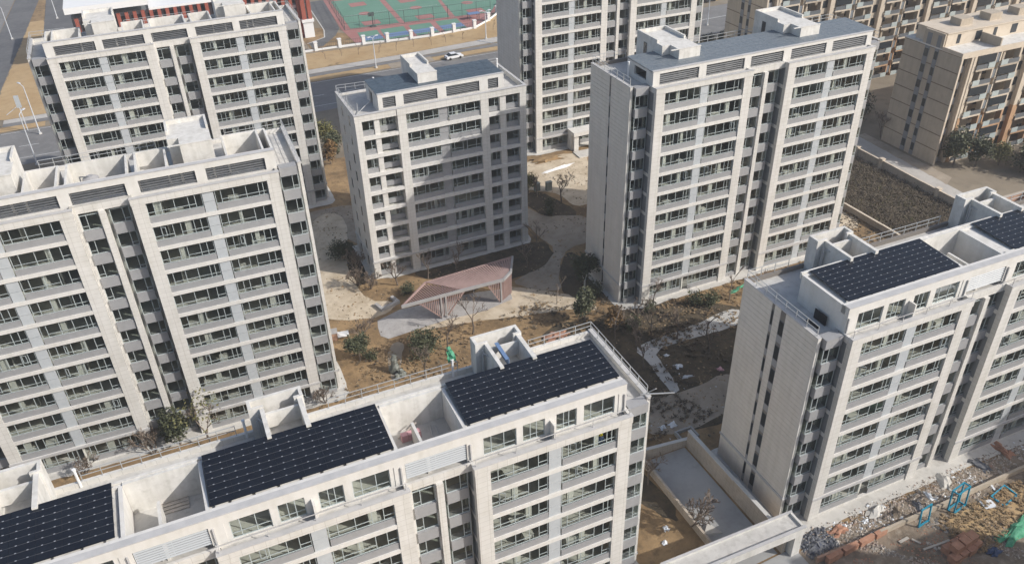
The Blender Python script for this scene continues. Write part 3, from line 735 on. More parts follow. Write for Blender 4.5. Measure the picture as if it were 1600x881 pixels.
sheet('side_street', [(-47,206.5),(-41,206.5),(-39.2,234),(-36.4,276),(-33,330),(-29,400),(-37,400)], 'asphalt_dark', .07, step=8)
sheet('side_street', [(-75,206.4),(-47.2,206.4),(-37.2,400),(-90,400)], 'asphalt', .06, step=10)
sheet('school_lane', [(-30,232),(-22.5,232),(-22,330),(-31,330)], 'asphalt_dark', .066, step=8)
sheet('school_yard', [(-22,230),(39,229),(39,300),(-22,300)], 'dull', .05, step=8)
sheet('school_lawn', [(38.4,229.5),(52.6,230.2),(52,240),(48,244),(46,250),(42,252),(38,252)], 'soil', .056, jit=.1)
sheet('school_drive', [(47.2,280),(53,280),(50.2,247.5),(47.5,241),(42,233),(39,233),(39,238),(44.4,240.8),(45.8,247.6)], 'asphalt_dark', .066)
sheet('kerb_line', [(46.9,279),(47.2,279),(45.8,247.6),(44.4,240.6),(38.6,237),(38.4,237.3),(44.1,240.9),(45.5,247.7)], 'kerb', .12)
# sports courts
sheet('sports_ground', [(51,229.6),(66,228.3),(86,229.2),(99,243),(107,252),(107,292),(53.6,292),(50.4,246)], 'red_court', .07, step=8)
CR = [[(53,245.2),(67.6,244),(69.4,276),(54.6,277)], [(69.2,243.8),(83,242.4),(86,262),(87,275),(71.2,276)], [(84.6,242.2),(96,241.4),(103,252),(104,273),(88.6,275)]]
for c in CR: sheet('court', c, 'green_court', .085, step=6)
for x, y in ((60.1,248.3),(61.5,269.6),(76.4,246.4),(76.9,266.4),(92.4,244.8),(93.5,263)): sheet('court_key', rect(x-2.6, x+2.6, y-2.2, y+2.2), 'red_court', .1, step=6)
for x, y in ((60.9,258.5),(77,257),(93.3,254.5)):
    sheet('court_circle', [(x+1.9*math.cos(a*.524), y+1.9*math.sin(a*.524)) for a in range(12)], 'red_court', .1, step=6)
    sheet('court_line', rect(x-7, x+7, y-.06, y+.06), 'marking', .105, step=6)
for a, b, y in ((53.4,59.3,230.3),(60.2,67.3,230.2),(68.8,75.4,229.8),(77.2,84,230)):
    sheet('court', [(a, y+5.6), (b, y+5.5), (b+.4, y+10.2), (a+.4, y+10.3)], 'green_court', .085, step=6)
    sheet('court', [(a-.2, y+1.8), (b, y+1.8), (b, y+5.4), (a, y+5.5)], 'blue_court', .085, step=6)
    sheet('court', [(a-.2, y), (b, y), (b, y+1.7), (a-.2, y+1.7)], 'green_court', .085, step=6)
# courtyard
sheet('sand_path', [(18.5,138.6),(24.5,136),(19.6,118),(20,113.6),(19.6,110),(21,106.5),(23.5,105.5),(24,103.6),(20.4,102),(17.8,103),(14.2,104.2),(11.6,108),(14,124)], 'sand', .02, sm=2, jit=.12, step=2)
sheet('sand_path', [(24.5,96.2),(27,95.9),(31.4,95.2),(36.8,93.9),(44.3,91.6),(48.3,90.6),(50.7,88.4),(50.9,90.4),(49.5,92.8),(48.1,95.4),(41.9,101.2),(38.4,101),(30,98)], 'sand', .02, sm=2, jit=.12, step=2, seed=3)
sheet('sand_path', [(41.9,101.4),(48.1,95.1),(49.7,100.2),(53,105.4),(55.6,107.1),(59.2,106.6),(63.4,114.5),(59.4,117.6),(55.9,118.5),(54.5,125.2),(52,122),(52.3,112),(53,108.5),(51.5,105.8),(48.2,103.4),(44.8,103)], 'dull', .024, sm=2, jit=.12, step=2, seed=4)  # sand path goes on here; the block's shadow is put into the darker colour
sheet('sand_path', [(54,140),(76.4,141),(72,132),(66.5,119),(62.4,119),(62.5,123),(61.5,126.5),(57,130),(54,129)], 'sand', .02, sm=1, jit=.15, step=2, seed=5)
sheet('sand_path', [(18.2,87.2),(19.4,86.8),(20.8,91.5),(22.4,94.6),(20.6,95.6),(18.8,92)], 'dull', .02, sm=2, jit=.1, step=2, seed=6)
sheet('plaza', [(20.2,101.4),(19.8,99.7),(19.6,97.6),(20.5,96.4),(26,96.8),(29.7,97),(35.7,96.6),(40.6,97.6),(41.4,100.6),(36,101.9),(30.6,102.2),(24,102.6)], 'plaza', .03, step=2)
sheet('white_path', [(50.6,78.2),(54,79),(58.6,78.9),(63.5,79.5),(66.1,80.1),(69.3,80.1),(69.2,77.2),(66,76.4),(62.8,76.4),(57.2,76.7),(53,76.6),(52.4,73.6),(51.9,68.2),(50.5,67.9),(50.4,70.2),(51,75.4)], 'crust', .03, sm=1, jit=.1, step=1.5)
sheet('dirt_yard', [(45,70),(49,68),(53,67.6),(60,68.4),(60,63),(52.1,61.4),(47,61.4),(43,64)], 'dull', .02, sm=2, jit=.15, step=2, seed=9)
if 0: sheet('dirt_yard', [(36.8,60),(39.5,59),(40.2,53),(40.4,47.4),(36,43),(33.5,43),(33.4,50),(34,58)], 'rubble_soil', .016, sm=2, jit=.2, step=2, seed=10)
sheet('dirt_yard', [(14.5,140),(30,139),(24,122),(22,128),(18,134)], 'dull', .016, sm=2, jit=.15, step=2, seed=11)
sheet('site_ground', [(40,41.4),(51,41.2),(90,42.6),(100,42),(100,28),(40,28)], 'rubble_soil', .02, jit=.15, step=2.5)
sheet('dry_patch', [(64,37.8),(78,38.6),(79,34),(69,33.2),(65,35.4)], 'verge', .034, sm=2, jit=.25, step=2, seed=15)
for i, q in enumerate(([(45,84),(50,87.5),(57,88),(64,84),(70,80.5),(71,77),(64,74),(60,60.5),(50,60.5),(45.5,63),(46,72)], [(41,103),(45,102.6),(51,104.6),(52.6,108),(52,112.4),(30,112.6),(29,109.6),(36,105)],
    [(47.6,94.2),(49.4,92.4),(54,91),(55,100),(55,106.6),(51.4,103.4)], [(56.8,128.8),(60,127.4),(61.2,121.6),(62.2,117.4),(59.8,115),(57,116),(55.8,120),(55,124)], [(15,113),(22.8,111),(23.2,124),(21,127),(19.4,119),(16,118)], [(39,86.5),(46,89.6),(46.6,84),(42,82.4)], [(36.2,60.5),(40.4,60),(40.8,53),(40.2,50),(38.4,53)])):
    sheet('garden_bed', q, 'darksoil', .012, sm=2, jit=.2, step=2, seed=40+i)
# aprons round the blocks
def apron(b, u0, u1, d, front=1.0, side=.8):
    c, s = math.cos(b.rotation_euler.z), math.sin(b.rotation_euler.z)
    def P(u, v): return (b.location.x + c*u - s*v, b.location.y + s*u + c*v)
    sheet('apron', [P(u0-side, -front+1.2), P(u0+1.9, -front+.4), P(u0+2.2, -front), P(u1, -front), P(u1+side, -front+1.2), P(u1+side, d+.8), P(u0-side, d+.8)], 'apron', .06, jit=.1, step=2)
apron(blkA, -2.75, 39.3, 12.6); apron(blkD, -2.75, 38.7, 12.6); apron(blkE, -2.75, 38, 12.6, 1.5); apron(blkC, 0, 26.95, 11, .8)
apron(blkL, -2.75, 38.7, 12.6); apron(blkF, -2.75, 38.7, 12.6); apron(blkB, -23.1, 37.8, 12.6)
# lane by the tan houses
sheet('cement_lane', [(121.7,84),(127.6,84),(129.4,121),(121.7,121)], 'walk', .04, step=4)
sheet('cement_lane', [(127.7,96),(131.2,98),(131.6,121),(129.5,121)], 'dull', .04, step=4)
sheet('sand_path', [(96,92),(103.6,90),(103.6,101),(97,99.6)], 'sand', .02, sm=1, jit=.15)

# ------------------------------------------------------------------ walls, ramp and gate
def gwall(label, cat, pts, h, t, m, pillars=None, cap=None, name='site_wall', pm=None, group=None, foot=-.6):
    root = thing(name, label, cat, (pts[0][0], pts[0][1], gz(*pts[0])), 0, group); x0, y0 = pts[0]; z0 = gz(x0, y0)
    for i in range(len(pts)-1):
        a, b = Vector(pts[i]), Vector(pts[i+1]); L = (b-a).length; ang = math.atan2(b.y-a.y, b.x-a.x); k = max(1, int(L/6))
        for q in range(k):
            p = a.lerp(b, q/k); z = gz(p.x, p.y) - z0
            o = part('wall_panel', MB().box(0, L/k-.012, -t/2, t/2, foot, h), m, root, (p.x-x0, p.y-y0, z), ang)
            if cap: part('wall_cap', MB().box(0, L/k-.012, -t/2-.06, t/2+.06, h+.002, h+.1), cap, root, (p.x-x0, p.y-y0, z), ang)
    for p in pillars or []:
        part('pillar', MB().box(-.35, .35, -.35, .35, foot, h+.35).box(-.45, .45, -.45, .45, h+.351, h+.5), pm or m, root, (p[0]-x0, p[1]-y0, gz(*p)-z0))
    return root
gwall('long stained boundary wall between the shrub lot and the cement lane', 'wall', [(121.4,84),(121.4,96),(121.5,106),(121.5,121)], 2.0, .25, 'rampwall', [(121.4,92.5),(121.5,106.2),(121.5,112.7)], 'tan_lit', pm='tan_lit')
gwall('low beige retaining wall beside the right end of the central block', 'wall', [(104.0,101),(104.3,96.8),(104.6,88.3),(104.7,80)], 1.1, .3, 'rampwall', None, 'tan_lit')
gwall('low rubble stained wall running through the debris at bottom right', 'wall', [(49.4,39.3),(57.4,39.2)], .9, .25, 'brickdark', name='low_wall')
gwall('low plastered wall behind the blue frames at bottom right', 'wall', [(57.6,39.2),(68,39.3),(88,39.6)], .7, .28, 'tan', name='low_wall')
gwall('beige retaining wall closing the far end of the ramp', 'wall', [(40.9,60.0),(47.0,59.4)], 1.7, .3, 'rampwall', name='ramp_wall', cap='kerb')
gwall('tall speckled ramp wall below the end of the right block', 'wall', [(46.9,59.2),(47.2,41.8)], 2.6, .35, 'rampwall', name='ramp_wall', foot=-2.4, cap='kerb')
gwall('thin beige ramp wall with ragged top along the brown yard', 'wall', [(40.9,59.8),(41.1,42.4)], 1.1, .28, 'rampwall', name='ramp_wall')
sheet('ramp_floor', [(41.2,42),(46.7,42),(46.5,59.2),(41,59.6)], 'ramp', .06, step=2)
sheet('ramp_floor', [(41.2,30),(49,30),(48.6,41.8),(41.2,41.8)], 'ramp', .062, step=2)
tag(part('concrete_block', MB().prism([(0,0),(1.9,-.6),(1.2,1.2)], 0, .5), 'apron', None, (41.3,47.4,gz(41.3,47.4))), 'small triangular cement block in the corner of the ramp', 'block')
g = thing('ramp_gate', 'flat concrete ramp canopy with parapets at the bottom edge beside the rubble', 'canopy', (31.5, 41.1, .2))
part('roof_slab', MB().box(1.4, 17.2, 0, 2.25, 3.9, 4.35), 'concrete', g)
w = MB().box(1.4, 17.2, -.1, .12, 3.6, 4.7).box(1.4, 17.2, 2.13, 2.3, 3.85, 4.62).box(17.0, 17.25, .121, 2.129, 3.85, 4.62)
part('parapet', w, 'render', g)
part('parapet_cap', MB().box(1.4, 17.3, -.16, .18, 4.702, 4.78).box(1.4, 17.3, 2.1, 2.35, 4.622, 4.69), 'ledge', g)
for x in (16.1, 7.2): part('pier', MB().box(x, x+1.0, -.05, 1.4, -1, 3.599), 'render', g)
part('gate_wall', MB().box(1.5, 7.1, 1.5, 1.9, -1, 3.84), 'render', g)

# ------------------------------------------------------------------ pavilion
pv = thing('pavilion', 'folded pink timber slat pavilion with grey edges on the sandy square', 'pavilion', (29.5, 98, 0))
ox, oy = 29.5, 98
def pz(x, y):  # roof height
    return 3.7
Wp, RL, BRp, FRp, F3, KN = Vector((23.2,97.7,3.7)), Vector((28.3,102.2,3.75)), Vector((43.0,102.8,4.0)), Vector((41.2,99.3,3.75)), Vector((39.3,97.8,3.7)), Vector((33.0,98.0,3.6))
off = Vector((ox, oy, gz(ox, oy)*0))
def on(a, b, t): return a.lerp(b, t)
for i in range(26):     # folded left triangle, open slats
    t = (i+.5)/26; a = on(Wp, KN, t); b = on(Wp, RL, min(1, t/ .62)) if t < .62 else on(RL, KN, (t-.62)/.38*.92)
    b = b + Vector((0, 0, -.25*math.sin(t*math.pi)))
    part('slat', MB().bar(a-off, b-off, .11, .24), 'timber', pv)
for i in range(34):     # right part, closely laid slats
    t = (i+.5)/34
    f = on(KN, F3, t/.72) if t < .72 else on(F3, FRp, (t-.72)/.28)
    b = on(RL, BRp, t)
    part('slat', MB().bar(f-off+Vector((0,0,.06)), b-off+Vector((0,0,.06)), .26, .1), 'timber', pv)
rim = [Wp, KN, F3, FRp, BRp]
for a, b in zip(rim[:-1], rim[1:]): part('edge_beam', MB().bar(a-off+Vector((0,0,.05)), b-off+Vector((0,0,.05)), .3, .42), 'steelgrey', pv)
for a, b in ((Wp, RL), (RL, BRp)): part('edge_beam', MB().bar(a-off, b-off, .22, .3), 'timber', pv)
def legfan(top0, top1, n_, foot):
    for i in range(n_):
        t = i/(n_-1); p = on(top0, top1, t); d = abs(p.x-foot[0])
        span = max(abs(top0.x-foot[0]), abs(top1.x-foot[0])); zb = 3.3*min(1, d/span)**1.0
        if zb < 3.2: part('leg_slat', MB().bar(Vector((p.x, p.y-.05, p.z-.2))-off, Vector((p.x, p.y-.12, zb+.05))-off, .13, .12), 'timber', pv)
legfan(Vector((26,97.8,3.7)), Vector((33,98,3.6)), 26, (29.4,))
legfan(Vector((36.8,97.9,3.65)), Vector((39.3,97.8,3.7)), 10, (38.7,))
for i in range(11):
    p = on(Vector((38.9,97.8,3.7)), FRp, i/10); part('leg_slat', MB().bar(Vector((p.x,p.y,p.z-.2))-off, Vector((p.x-.1,p.y-.1,0))-off, .13, .12), 'timber', pv)
for x in (29.2, 29.95, 38.8): part('post', MB().bar(Vector((x,97.7,3.6))-off, Vector((x,97.6,-.2))-off, .2), 'steelgrey', pv)
for a, b in (((26,97.8,3.5),(29.1,97.6,.1)), ((33,98,3.4),(30,97.6,.1)), ((36.8,97.8,3.4),(38.6,97.7,.1))):
    part('edge_beam', MB().bar(Vector(a)-off, Vector(b)-off, .16), 'timber', pv)
for x in (31, 36, 41): part('post', MB().bar(Vector((x,102.2,3.6))-off, Vector((x,102.2,-.2))-off, .18), 'steelgrey', pv)
tag(part('stone_bench', MB().box(0, 3.4, 0, .5, 0, .55).box(0, .5, .501, 2.0, 0, .55).box(2.9, 3.4, .501, 2.0, 0, .55), 'plaza', None, (21.4,103.2,gz(21,103)), .3), 'grey stone bench at the west tip of the pavilion', 'bench')

# ------------------------------------------------------------------ trees
def bare_mesh(h, seed, spread=.55, depth=4, trunk_h=.35, multi=1, r0=.13):
    rr = random.Random(seed); tk = MB(); tw = MB()
    def grow(p, d, L, r, lev):
        q = p + d*L; mid = p.lerp(q, .5) + Vector((rr.uniform(-.06,.06), rr.uniform(-.06,.06), 0))*L
        (tk if lev == 0 else tw).tube([p, mid, q], [r, r*.85, r*.68], 5 if lev < 2 else 3, cap=lev == 0)
        if lev >= depth: return
        for _ in range(rr.choice((2, 3, 3)) + (1 if lev == depth-1 else 0)):
            nd = (d + Vector((rr.uniform(-1,1), rr.uniform(-1,1), rr.uniform(-.15,.75)))*spread*1.25).normalized()
            if nd.z < .05: nd.z = .1; nd.normalize()
            grow(p.lerp(q, rr.uniform(.55, 1)), nd, L*rr.uniform(.52, .78), max(r*.62, .024), lev+1)
    for i in range(multi):
        d = Vector((rr.uniform(-.1,.1), rr.uniform(-.1,.1), 1)).normalized() if multi == 1 else Vector((rr.uniform(-.5,.5), rr.uniform(-.5,.5), 1)).normalized()
        grow(Vector((rr.uniform(-.1,.1)*(multi > 1), rr.uniform(-.1,.1)*(multi > 1), -.2)), d, h*trunk_h, r0, 0)
    return tk.mesh('trunk', 'bark'), tw.mesh('crown', 'twig')
BARE = [bare_mesh(6.5, 1, .62, 5), bare_mesh(6.0, 2, .58, 5), bare_mesh(7.5, 3, .66, 5), bare_mesh(5.0, 4, .62, 5, .28, 4, .08), bare_mesh(3.2, 5, .35, 3, .5, 1, .05)]
def bare(label, x, y, v, s=1.0, rz=0, group='bare trees of the courtyard'):
    s *= 1.22; t = thing('bare_tree', label, 'tree', (x, y, gz(x, y)), rz, group); t.scale = (s, s, s)
    link('trunk', BARE[v][0], t); link('crown', BARE[v][1], t); return t
def leafy_mesh(h, w_, seed, n=900, m='leaf', flat=1.0, trunk=.3, lobes=9, leaf=.22):
    rr = random.Random(seed); tk = MB(); cr = MB()
    tk.tube([(0,0,-.3), (.05,.02,h*trunk), (.1,-.05,h*.7)], [.14, .11, .04], 6)
    L = []
    for _ in range(lobes):
        a = rr.uniform(0, 6.28); z = rr.uniform(trunk*h+.15*h, h*.92); rad = w_*.5*(1-abs((z/h)-.55)*1.1)*rr.uniform(.25, 1)
        L.append((Vector((math.cos(a)*rad, math.sin(a)*rad, z)), w_*rr.uniform(.26, .44)))
    for c, r in L:
        if c.z > h*trunk+.1: tk.tube([(0,0,h*trunk*.9), tuple(c*.98)], [.06, .02], 4)
    for i in range(n):
        c, r = rr.choice(L); d = Vector((rr.gauss(0,1), rr.gauss(0,1), rr.gauss(0,1)))
        if d.length < .01: continue
        p = c + d.normalized()*r*(rr.random()**.45)*Vector((1,1,flat)).length/1.6
        s_ = leaf*rr.uniform(.6, 1.4); u = Vector((rr.gauss(0,1), rr.gauss(0,1), rr.gauss(0,.6))).normalized(); v = u.cross(Vector((rr.gauss(0,1), rr.gauss(0,1), rr.gauss(0,1)))).normalized()
        cr.quad(p-u*s_, p-v*s_*.55, p+u*s_, p+v*s_*.55)
    me = bpy.data.meshes.new('crown'); me.from_pydata(cr.v, [], cr.f); me.materials.append(M[m])
    return tk.mesh('trunk', 'bark'), me
LEAFY = {'dark': leafy_mesh(4.6, 3.6, 11, 1500), 'sparse': leafy_mesh(5.2, 4.6, 12, 230, 'leaf_y', leaf=.15, lobes=14), 'bush': leafy_mesh(1.7, 1.9, 13, 700, 'leaf', trunk=.05, lobes=8, leaf=.13),
         'round': leafy_mesh(4.8, 4.2, 14, 1300, 'leaf_y', lobes=14), 'rust': leafy_mesh(4.2, 3.0, 15, 900, 'leaf_r', lobes=8), 'wide': leafy_mesh(4.2, 4.6, 16, 2000, 'leaf', trunk=.18, lobes=14)}
def leafy(label, x, y, v, s=1.0, rz=0, cat='tree', name='evergreen_tree', group='evergreen planting'):
    t = thing(name, label, cat, (x, y, gz(x, y)), rz, group); t.scale = (s, s, s)
    link('trunk', LEAFY[v][0], t); link('crown', LEAFY[v][1], t); return t
bare('tallest bare tree in front of the pink pavilion, behind the near stair core', 32.0, 92.2, 2, .95, 1)
bare('bare tree between the evergreen bush and the green flag', 27.4, 90.3, 0, .9, 2)
bare('thin bare sapling at the shadow edge on the sandy path', 46, 93.1, 4, 1.2)
bare('bare tree left of the pavilion at the foot of the centre block', 25.8, 109.2, 1, .9, 3)
bare('bare tree behind the pavilion ridge, second along the centre block', 30.7, 108.8, 0, .75, 4)
bare('bare tree behind the pavilion ridge, third along the centre block', 35.1, 108.2, 1, .95, 5)
bare('multi stemmed bare shrub at the left corner of the centre block', 20.0, 112, 3, 1.0, 1)
bare('multi stemmed bare shrub in front of the left corner of the centre block', 21.4, 110, 3, .85, 2)
bare('multi stemmed bare shrub on the slope beside the centre block side wall', 20.6, 115.5, 3, 1.0, 4)
bare('bare tree on the round bed between the centre block and the tower', 61.0, 121.8, 0, 1.0, 1)
bare('bare tree left of the white path junction in the shaded garden', 51.4, 78.6, 1, .9, 2)
bare('bare tree right of the white path in the shaded garden', 61.2, 76.0, 2, .8, 4)
bare('bare tree at the bend of the white path', 57.2, 77.4, 0, .8, 5)
bare('bare tree north of the white path below the central block', 55.0, 80.6, 1, .85, 3)
bare('bare tree bending over the ramp wall, wide spreading twigs', 41.0, 49.4, 3, 1.15, 2)
bare('bare tree standing by the far left corner of the ramp', 39.9, 56.5, 0, .8, 1)
bare('bare tree beside the right corner of the near block', 38.6, 60.5, 3, 1.0, 3)
bare('bare shrub at the foot of the left block by the railing', 8.9, 87, 3, .8, 1)
bare('bare tree against the ground floor of the left block', -12.5, 86.6, 3, 1.0, 5)
bare('small bare tree behind the left stair core', -20.5, 88.6 - 2, 3, .8, 2)
bare('bare shrub in the garden behind the near block railing', 17.5, 77, 3, .7, 3)
bare('bare sapling in front of the central block beside the solar terrace', 69.3, 82, 4, 1.5)
bare('bare shrub between the statue and the white railing corner', 21.6, 80.5, 3, .7, 4)
bare('bare tree in the orange bed near the left block corner', 17.8, 99.6, 3, .55, 1)
bare('bare tree before the tan house end wall', 133, 118, 1, 1.1, 2)
bare('bare tree near the pale entrance porch of the tower', 58.4, 126.6, 1, .8, 2)
for i, (x, y) in enumerate([(-20,221.5),(-12,222),(40.3,222.1),(44.8,222.6),(49.1,221.5),(54.5,220.4),(59.2,219.8),(64.6,220.6),(69.5,219.8),(73.8,220.1),(78.9,220.5),(89.6,224.2)]):
    bare('thin bare sapling in the row on the brown verge below the sports courts', x, y, 4, .9, i, 'saplings along the verge')
leafy('dark round tree right of the left block corner, bush at its foot', 15.4, 93.4, 'dark', .85, 0)
leafy('small round green bush at the foot of the dark tree', 16.9, 93.0, 'bush', .9, 1, 'bush', 'bush')
leafy('broad dark evergreen in the middle of the orange garden', 24.2, 90.9, 'wide', .85, 2)
leafy('clipped round bush between the centre block and the pavilion', 26.6, 106.2, 'bush', 1.0, 2, 'bush', 'bush')
leafy('clipped round bush on the dark bed right of the centre block', 57.2, 119.0, 'bush', .9, 3, 'bush', 'bush')
leafy('clipped round bush on the round bed below the bare tree', 58.6, 122.0, 'bush', .8, 4, 'bush', 'bush')
leafy('dark evergreen just beyond the top corner of the near railing', 47.7, 87.2, 'dark', 1.0, 1)
leafy('dark evergreen at the shaded foot of the central block end wall', 52.0, 96.0, 'dark', 1.05, 3)
leafy('low dark bush by the whitewashed trunk at the central block corner', 52.2, 92.6, 'bush', 1.2, 3, 'bush', 'bush')
leafy('left one of two dark bushes on the slope before the central block', 64.2, 83.3, 'bush', 1.2, 1, 'bush', 'bush')
leafy('right one of two dark bushes on the slope before the central block', 66.3, 82.3, 'bush', 1.2, 2, 'bush', 'bush')
_t = bare('sparse leaved tall tree against the left block, behind the near railing', -6.0, 85.0, 2, .95, 1); link('leaves', LEAFY['sparse'][1], _t, (0, 0, 1.6))
leafy('dark evergreen in the recess behind the sparse leaved tree', -9.4, 87.0, 'dark', 1.0, 2)
leafy('round olive tree behind the left edge of the centre block', 27.5, 166, 'round', 1.15, 1)
leafy('rusty leaved tree beside the round olive tree', 26.5, 158, 'rust', 1.1, 2)
leafy('dark tree in the gap left of the centre block', 27.6, 160.5, 'dark', 1.1, 4)
leafy('dark shrub in the shadow gap at the back left of the centre block', 19.8, 121, 'wide', .7, 1)
leafy('dark evergreen beside the tan house front corner', 135.4, 101.6, 'dark', 1.4, 1)
leafy('dark evergreen second from the tan house front corner', 139, 99.6, 'dark', 1.2, 2)
leafy('olive tree before the tan house balconies', 143.4, 98.2, 'round', .9, 3)
leafy('rounded dark shrub in the shaded garden left of the white path', 53.0, 82.4, 'bush', 1.1, 2, 'bush', 'bush')
leafy('rounded dark shrub nearest the central block corner in the shaded garden', 57, 84.8, 'bush', 1.0, 5, 'bush', 'bush')
leafy('bronze evergreen between the near railing corner and the central block', 50.8, 83.6, 'rust', .8, 3)
leafy('olive tree by the grey cabinet between the centre block and the tower', 57.2, 128.2, 'round', .8, 2)
for lab, x, y, v, s_ in (('bare tree in the thicket just past the near railing corner', 49.5, 81.5, 2, .8), ('bare tree in the thicket, between two dark round shrubs', 54.2, 83.6, 1, .85), ('bare tree on the slope right of the central block corner', 58.5, 86.0, 0, .7),
    ('bare tree in the dark bed left of the white path', 49.8, 74.2, 0, .8), ('bare tree on the shaded bed beside the end wall of the right block', 59.5, 73.0, 2, .75), ('bare tree on the slope far right below the central block', 73.5, 81.5, 1, .8),
    ('bare tree in the orange bed behind the small shed', 16.8, 97.4, 1, .8), ('bare tree on the bed between the sand path and the grey rock', 22.5, 86.2, 0, .75), ('bare tree in the bed left of the pale dirt path end', 46.2, 104.5, 2, .7), ('bare tree in the dark bed right of the centre block corner', 50.4, 110.0, 1, .8)):
    bare(lab, x, y, v, s_, x)
leafy('low green bush at the rail behind the near stair core', 11.6, 76.5, 'bush', 1.0, 1, 'bush', 'bush')
for i, (x, y, s_) in enumerate([(146,92,1.3),(151,95,1.4),(157,93,1.5),(150,89,1.2),(163,96,1.5),(156,88,1.3)]):
    leafy('dark evergreen in the hedge-like clump before the tan house', x, y, 'wide', s_, i, group='evergreen clump before the tan house')
for i, (x, y, s_) in enumerate([(133,128,1.2),(137,131,1.3),(134,136,1.2),(140,138,1.2)]):
    leafy('dark evergreen in the clump between the two tan houses', x, y, 'wide', s_, i, group='evergreen clump between the tan houses')
for i in range(9):
    leafy('low olive hedge shrub along the near kerb beyond the central block', 118+4.6*i, 186.5-.3*i, 'wide', .62, i, 'bush', 'bush', 'hedge along the far road')
t = thing('whitewashed_tree', 'tree with whitewashed trunk at the corner of the central block', 'tree', (51.4, 94.4, gz(51.4, 94.4)))
part('trunk', MB().tube([(0,0,-.2),(0,0,1.6)], [.14,.12], 7), 'white_bark', t); part('crown', MB().tube([(0,0,1.6),(.3,.1,2.6)], [.1,.05], 5).tube([(0,0,1.6),(-.4,.1,2.7)], [.09,.04], 5), 'white_bark', t)

# ------------------------------------------------------------------ ground stuff
def scatter(name, n, region, m, smin, smax, flat=.5, seed=1, accept=None, h=0.0):
    rr = random.Random(seed); mb = MB(); x0, x1, y0, y1 = region; c = 0
    while c < n:
        x, y = rr.uniform(x0, x1), rr.uniform(y0, y1)
        if accept and not accept(x, y): c += .2; continue
        c += 1; s_ = rr.uniform(smin, smax)*(.5+rr.random()); z = gz(x, y)+h; b = len(mb.v)
        a = rr.uniform(0, 6.28); tilt = rr.uniform(-.3, .3)
        for i in range(4):
            q = a+i*1.571+rr.uniform(-.5, .5); mb.v.append((x+s_*math.cos(q)*rr.uniform(.5, 1.2), y+s_*math.sin(q)*rr.uniform(.5, 1.2), z+rr.uniform(0, .25)*s_*flat))
        mb.v.append((x+rr.uniform(-.3,.3)*s_, y+rr.uniform(-.3,.3)*s_, z+s_*flat*rr.uniform(.6, 1.3)))
        for i in range(4): mb.f.append((b+i, b+(i+1) % 4, b+4))
    me = bpy.data.meshes.new(name); me.from_pydata(mb.v, [], mb.f); me.materials.append(M[m]); me.update()
    return link(name, me, kind='stuff')
BL = [(-32,12,87.5,101),(21.5,51.5,111.5,124),(53.5,97,86,100),(48.8,91,43,57.5),(-26,33.5,45,59),(-19,24,141,155),(62,105,142.5,156),(20,42,95,103.5)]
def free(x, y): return not any(a < x < b and c < y < d_ for a, b, c, d_ in BL)
def noise2(x, y): return math.sin(x*.37+1.3)*math.cos(y*.29-.5)+.6*math.sin(x*.83+y*.61)
scatter('dry_litter', 9000, (4, 110, 59, 142), 'litter', .05, .22, .5, 2, lambda x, y: free(x, y) and noise2(x, y) > -.25)
scatter('dark_litter', 5000, (4, 110, 59, 142), 'weed', .05, .2, .7, 3, lambda x, y: free(x, y) and noise2(x+9, y-4) > .1)
scatter('debris', 10000, (49, 90, 30, 43.0), 'debris', .05, .2, .7, 4, lambda x, y: (y > 39.5 and noise2(x*1.7, y*2) > -.8) or noise2(x*2, y*2) > .5)
scatter('fine_rubble', 2200, (49, 64, 28, 38), 'brick', .04, .12, .7, 5, lambda x, y: noise2(x*1.5, y) > -.1)
scatter('white_scraps', 330, (52, 90, 39.6, 43), 'plastic', .05, .24, .5, 6, lambda x, y: noise2(x*1.3+2, y*1.4) > .2)
scatter('white_scraps', 60, (36, 60, 59, 74), 'plastic', .05, .16, .4, 8)
scatter('refuse', 500, (49.2, 53, 40, 42.6), 'debris_dark', .08, .3, .8, 7)
scatter('earth_clods', 5000, (100, 122, 80, 122), 'weed', .06, .3, .8, 9)
def shrub_mass(name, n, region, m, seed, hmax=.9, accept=None):
    rr = random.Random(seed); mb = MB(); x0, x1, y0, y1 = region; c = 0
    while c < n:
        x, y = rr.uniform(x0, x1), rr.uniform(y0, y1); c += 1
        if accept and not accept(x, y): continue
        z = gz(x, y); hh = hmax*rr.uniform(.4, 1)
        for _ in range(7):
            d_ = Vector((rr.gauss(0,.5), rr.gauss(0,.5), 1)); p = Vector((x, y, z)); q = p + d_*hh*rr.uniform(.6, 1); s_ = d_.cross(Vector((rr.gauss(0,1), rr.gauss(0,1), 0))).normalized()*.03
            mb.quad(p-s_, p+s_, q+s_*.6, q-s_*.6)
            u = Vector((rr.gauss(0,1), rr.gauss(0,1), rr.gauss(0,.4))).normalized()*.16; v = u.cross(Vector((0,0,1)))*.5
            mb.quad(q-u, q-v, q+u, q+v)
    me = bpy.data.meshes.new(name); me.from_pydata(mb.v, [], mb.f); me.materials.append(M[m])
    return link(name, me, kind='stuff')
shrub_mass('dead_shrubs', 3600, (105, 121, 82, 121), 'weed', 1, 1.3)
shrub_mass('dead_shrubs', 500, (105, 121, 86, 121), 'leaf_y', 2, .8)
shrub_mass('dry_weeds', 2600, (10, 45, 60.5, 95), 'litter', 3, .3, lambda x, y: free(x, y) and noise2(x*1.4, y*1.3) > .1)
shrub_mass('dry_weeds', 900, (10, 45, 60.5, 95), 'weed', 13, .35, lambda x, y: free(x, y) and noise2(x*1.4+4, y*1.3) > .45)
shrub_mass('dry_weeds', 900, (54, 97, 76, 86), 'litter', 14, .3, lambda x, y: noise2(x*1.4, y*1.3) > -.1)
shrub_mass('dry_weeds', 1600, (40, 62, 62, 92), 'weed', 4, .5, lambda x, y: noise2(x+3, y) > .1 and free(x, y))
